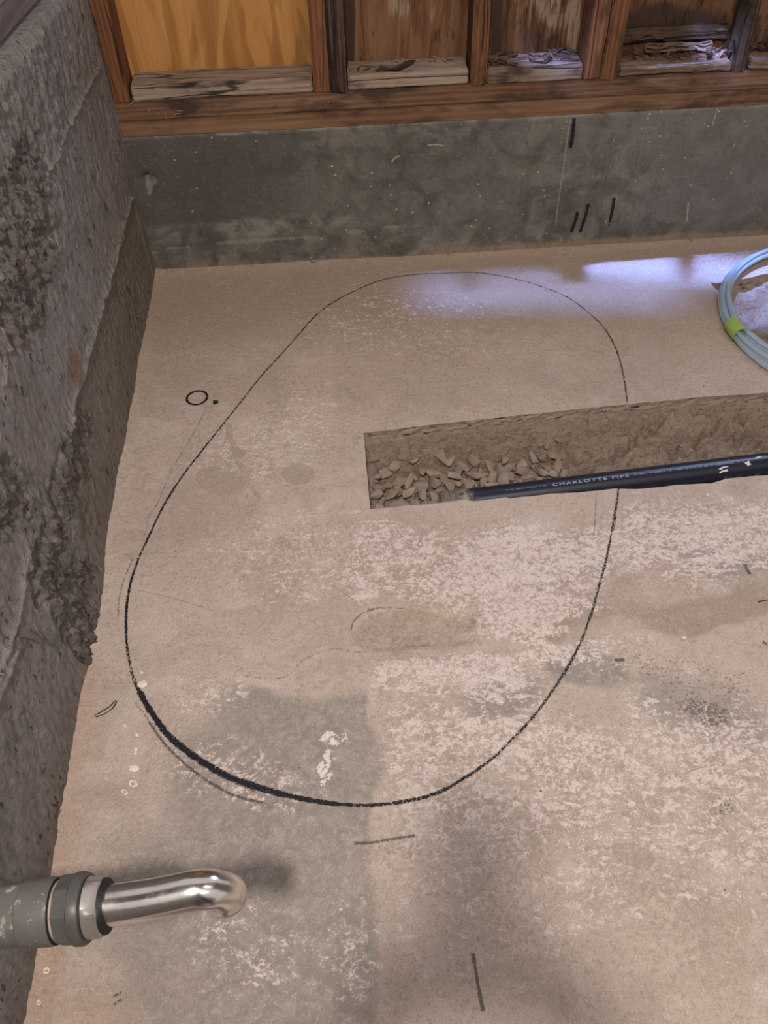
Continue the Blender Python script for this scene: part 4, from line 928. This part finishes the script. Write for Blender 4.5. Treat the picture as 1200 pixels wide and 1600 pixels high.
def tube_x(name, segs, mat, nseg=48, smooth=True, facet=None, label=None, rot=0):
    pts = [axp(s[0]) for s in segs]; rads = [s[1]*DEP/FPX for s in segs]
    V = []; up = Vector((0, 0, 1)); e1 = (up-dirp*up.dot(dirp)).normalized(); e2 = dirp.cross(e1); n = len(pts)
    for i in range(n):
        for k in range(nseg):
            t = 2*math.pi*k/nseg; rr = rads[i]
            if facet and segs[i][2]:
                u = ((t+rot) % (2*math.pi/facet))-math.pi/facet; rr = rads[i]*math.cos(math.pi/facet)/math.cos(u)
            V.append(pts[i]+(e1*math.cos(t)+e2*math.sin(t))*rr)
    Fc = [(i*nseg+k, i*nseg+(k+1) % nseg, (i+1)*nseg+(k+1) % nseg, (i+1)*nseg+k) for i in range(n-1) for k in range(nseg)]
    Fc.append(tuple(range(nseg))[::-1]); Fc.append(tuple((n-1)*nseg+k for k in range(nseg)))
    o = local(mesh(name, V, Fc, mat), spout)
    o.data.polygons.foreach_set('use_smooth', [smooth]*len(o.data.polygons))
    if smooth:
        try: o.data.set_sharp_from_angle(angle=math.radians(35))
        except Exception: pass
    if label: o['label'] = label
    return o
tube_x('supply_pipe', [(-260, 46.5), (41, 46.5), (41, 46.5)], M_GPIPE)
tube_x('pipe_collar', [(40, 47), (42, 49.5), (84, 50.5), (90, 49.5), (92, 46)], M_GPIPE, label='slightly wider grey collar')
tube_x('gasket', [(84, 40), (90, 45), (99, 45.5), (103, 44)], M_BEI, label='beige gasket ring')
tube_x('washer_or_shade_ring', [(88, 46), (90, 49), (92, 49), (92.5, 45)], M_RUB_SHADE)
tube_x('coupling_nut', [(96, 48, 1), (98, 52, 1), (120, 53, 1), (122, 54, 0), (132, 54.5, 0), (138, 52, 0), (139, 46, 0)], M_COUP, facet=8, rot=.25, label='dark grey faceted coupling nut')
tube_x('washer_or_shade_ring', [(134, 38), (136, 47), (141, 46), (142, 38)], M_RUB_SHADE)
tube_x('compression_nut', [(134, 38, 0), (138, 44.5, 0), (141, 46, 0), (149, 47.5, 1), (163, 48, 1), (165, 44, 1)], M_NICK, facet=6, rot=.52, label='shiny hexagonal nut')
tube_x('washer_or_shade_ring', [(164, 30), (164.5, 42), (169, 41), (170, 28)], M_RUB_SHADE)  # black ring modelled in place of the shadow behind the nut
P0 = axp(160); ctrl = [P0, cpt(200, 1411), cpt(250, 1403), cpt(296, 1393)]
end = cpt(350, 1389); 
path = [tuple(p) for p in spline([tuple(c) for c in ctrl], 8)]
d1 = (Vector(path[-1])-Vector(path[-4])).normalized(); R_ = .027; dn = Vector((.06, .03, -1)).normalized()
start = Vector(path[-1]); ax = d1.cross(dn).normalized(); cen = start+(dn-d1*dn.dot(d1)).normalized()*R_
tot = math.acos(d1.dot(dn))
for i in range(1, 17):
    q = Matrix.Rotation(tot*i/16, 4, ax); path.append(tuple(cen+q @ (start-cen)))
tl = Vector(path[-1])
for i in range(1, 4): path.append(tuple(tl+dn*.003*i))
nP = len(path); rad = [.0195*(1+(.04*math.sin(i*.5) if 30 < i < 46 else 0)) for i in range(nP)]; rad[-2] = .0215; rad[-1] = .0215; rad[-3] = .0215
V, Fc = sweep(path, rad, 48, cap=False)
# hollow mouth
Vi, Fi = sweep([path[-1], path[-4], path[-8]], [.017, .017, .016], 48, cap=False); k = len(V)
V += Vi; Fc += [tuple(reversed([k+a for a in f])) for f in Fi]; n_ = (nP-1)*48
Fc += [(n_+i, n_+(i+1) % 48, k+(i+1) % 48, k+i) for i in range(48)]
o = local(mesh('chrome_elbow', V, Fc, M_CHROME, smooth=True), spout); o['label'] = 'chrome tube bent downwards at its open end'

# ================================================================ PHOTOGRAPHER (stands behind the camera; casts the soft shadow at the bottom)
ph_c = CAM-_f*.010
def camp(a, b, c): return Vector(ph_c+_r*a+_u*b+_f*c)
phone = empty('phone', tuple(ph_c)); tag(phone, 'dark phone held up in both hands of the standing person', 'phone')
bm = bmesh.new(); bmesh.ops.create_cube(bm, size=1)
for v in bm.verts: v.co = camp(-.020+v.co.x*.075, -.058+v.co.y*.150, -.004+v.co.z*.008)
bmesh.ops.bevel(bm, geom=list(bm.edges), offset=.003, segments=2, affect='EDGES')
M_PHONE = m_simple('phone_shell', (.02, .02, .022), .35)
o = local(from_bm('phone_body', bm, M_PHONE), phone)
V = [camp(-.054, -.130, -.0083), camp(.014, -.130, -.0083), camp(.014, .014, -.0083), camp(-.054, .014, -.0083)]
local(mesh('screen', V, [(0, 3, 2, 1)], m_simple('phone_glass', (.01, .01, .012), .1)), phone)
def skin(name, nodes, edges, mat, parent=None, sub=2):
    me = bpy.data.meshes.new(name); me.from_pydata([n[0] for n in nodes], edges, []); me.materials.append(mat)
    o = bpy.data.objects.new(name, me); C.objects.link(o); md = o.modifiers.new('skin', 'SKIN')
    for i, n in enumerate(nodes):
        r = n[1] if isinstance(n[1], tuple) else (n[1], n[1]); me.skin_vertices[0].data[i].radius = r
    me.skin_vertices[0].data[0].use_root = True
    sd_ = o.modifiers.new('sub', 'SUBSURF'); sd_.levels = sub; sd_.render_levels = sub
    if parent: o.parent = parent
    return o
M_SKIN = m_simple('skin_tone', (.55, .34, .25), .6); M_CLOTH = m_simple('dark_work_clothes', (.08, .09, .11), .9, var=.3); M_HAIR = m_simple('brown_hair', (.05, .03, .02), .8)
hl = camp(-.066, -.085, -.006); hr = camp(.026, -.095, -.006)
yb = -2.68; xb = .53
N_ = [((xb, yb, .98), (.15, .11)), ((xb, yb, 1.18), (.14, .10)), ((xb, yb+.01, 1.38), (.165, .10)), ((xb, yb+.02, 1.50), (.07, .065)), ((xb, yb+.05, 1.58), .052), ((xb, yb+.08, 1.66), (.075, .09)), ((xb, yb+.09, 1.74), (.07, .085)),
      ((xb-.19, yb, 1.42), .055), ((xb-.25, yb+.10, 1.17), .042), (tuple(hl+Vector((-.035, -.06, -.05))), .027), (tuple(hl+Vector((-.018, -.022, -.02))), (.030, .018)),
      ((xb+.19, yb, 1.42), .055), ((xb+.26, yb+.10, 1.17), .042), (tuple(hr+Vector((.045, -.06, -.05))), .027), (tuple(hr+Vector((.020, -.022, -.02))), (.030, .018)),
      ((xb-.10, yb, .88), .088), ((xb-.11, yb+.02, .50), .058), ((xb-.12, yb-.01, .09), .038), ((xb-.13, yb+.12, .035), (.04, .03)),
      ((xb+.10, yb, .88), .088), ((xb+.11, yb+.02, .50), .058), ((xb+.12, yb-.01, .09), .038), ((xb+.13, yb+.12, .035), (.04, .03))]
E_ = [(0, 1), (1, 2), (2, 3), (3, 4), (4, 5), (5, 6), (2, 7), (7, 8), (8, 9), (9, 10), (2, 11), (11, 12), (12, 13), (13, 14), (0, 15), (15, 16), (16, 17), (17, 18), (0, 19), (19, 20), (20, 21), (21, 22)]
for side, hb, sg in ((10, hl, -1), (14, hr, 1)):   # four fingers round the phone's back edge and a thumb
    for k_ in range(4):
        b0 = Vector(N_[side][0])+Vector(_u)*(.030-.019*k_); n0_ = len(N_)
        N_ += [(tuple(b0), .009), (tuple(b0+Vector(_r)*(-sg*.010)+Vector(_f)*.020), .0085), (tuple(b0+Vector(_r)*(-sg*(.038-.003*k_))+Vector(_f)*.023-Vector(_f)*.012), .0075)]
        E_ += [(side, n0_), (n0_, n0_+1), (n0_+1, n0_+2)]
    n0_ = len(N_); b0 = Vector(N_[side][0])
    N_ += [(tuple(b0-Vector(_f)*.012+Vector(_u)*.01), .011), (tuple(b0-Vector(_f)*.020+Vector(_u)*.03-Vector(_r)*sg*.03), .009)]
    E_ += [(side, n0_), (n0_, n0_+1)]
body = skin('person', N_, E_, M_SKIN)
tag(body, 'person standing in dark work clothes, looking down and holding a phone in both hands', 'person')
def limb(name, idx, grow, mat):
    V, Fc = sweep(spline([N_[i][0] for i in idx], 6), list(np.interp(np.linspace(0, len(idx)-1, 6*(len(idx)-1)+1), range(len(idx)), [(N_[i][1][0] if isinstance(N_[i][1], tuple) else N_[i][1])*grow for i in idx])), 20)
    return mesh(name, V, Fc, mat, body, True)
for a in ((0, 15, 16, 17), (0, 19, 20, 21)): limb('trouser_leg', a, 1.18, M_CLOTH)
for a in ((7, 8, 9), (11, 12, 13)): limb('sleeve', a, 1.2, M_CLOTH)
V, Fc = sweep([(xb, yb, .90), (xb, yb, 1.1), (xb, yb+.01, 1.36), (xb, yb+.01, 1.47), (xb, yb+.02, 1.52)], [.175, .165, .19, .15, .07], 28)
V = [Vector((v.x, yb+(v.y-yb)*.68, v.z)) for v in V]; mesh('shirt', V, Fc, M_CLOTH, body, True)
bm = bmesh.new(); bmesh.ops.create_uvsphere(bm, u_segments=24, v_segments=14, radius=1)
for v in bm.verts:
    v.co = Vector((xb+v.co.x*.085, yb+.065+v.co.y*.102, 1.735+v.co.z*.085))
bmesh.ops.delete(bm, geom=[v for v in bm.verts if v.co.y > yb+.11 and v.co.z < 1.765 or v.co.z < 1.67], context='VERTS')
o = from_bm('hair', bm, M_HAIR, body, True)
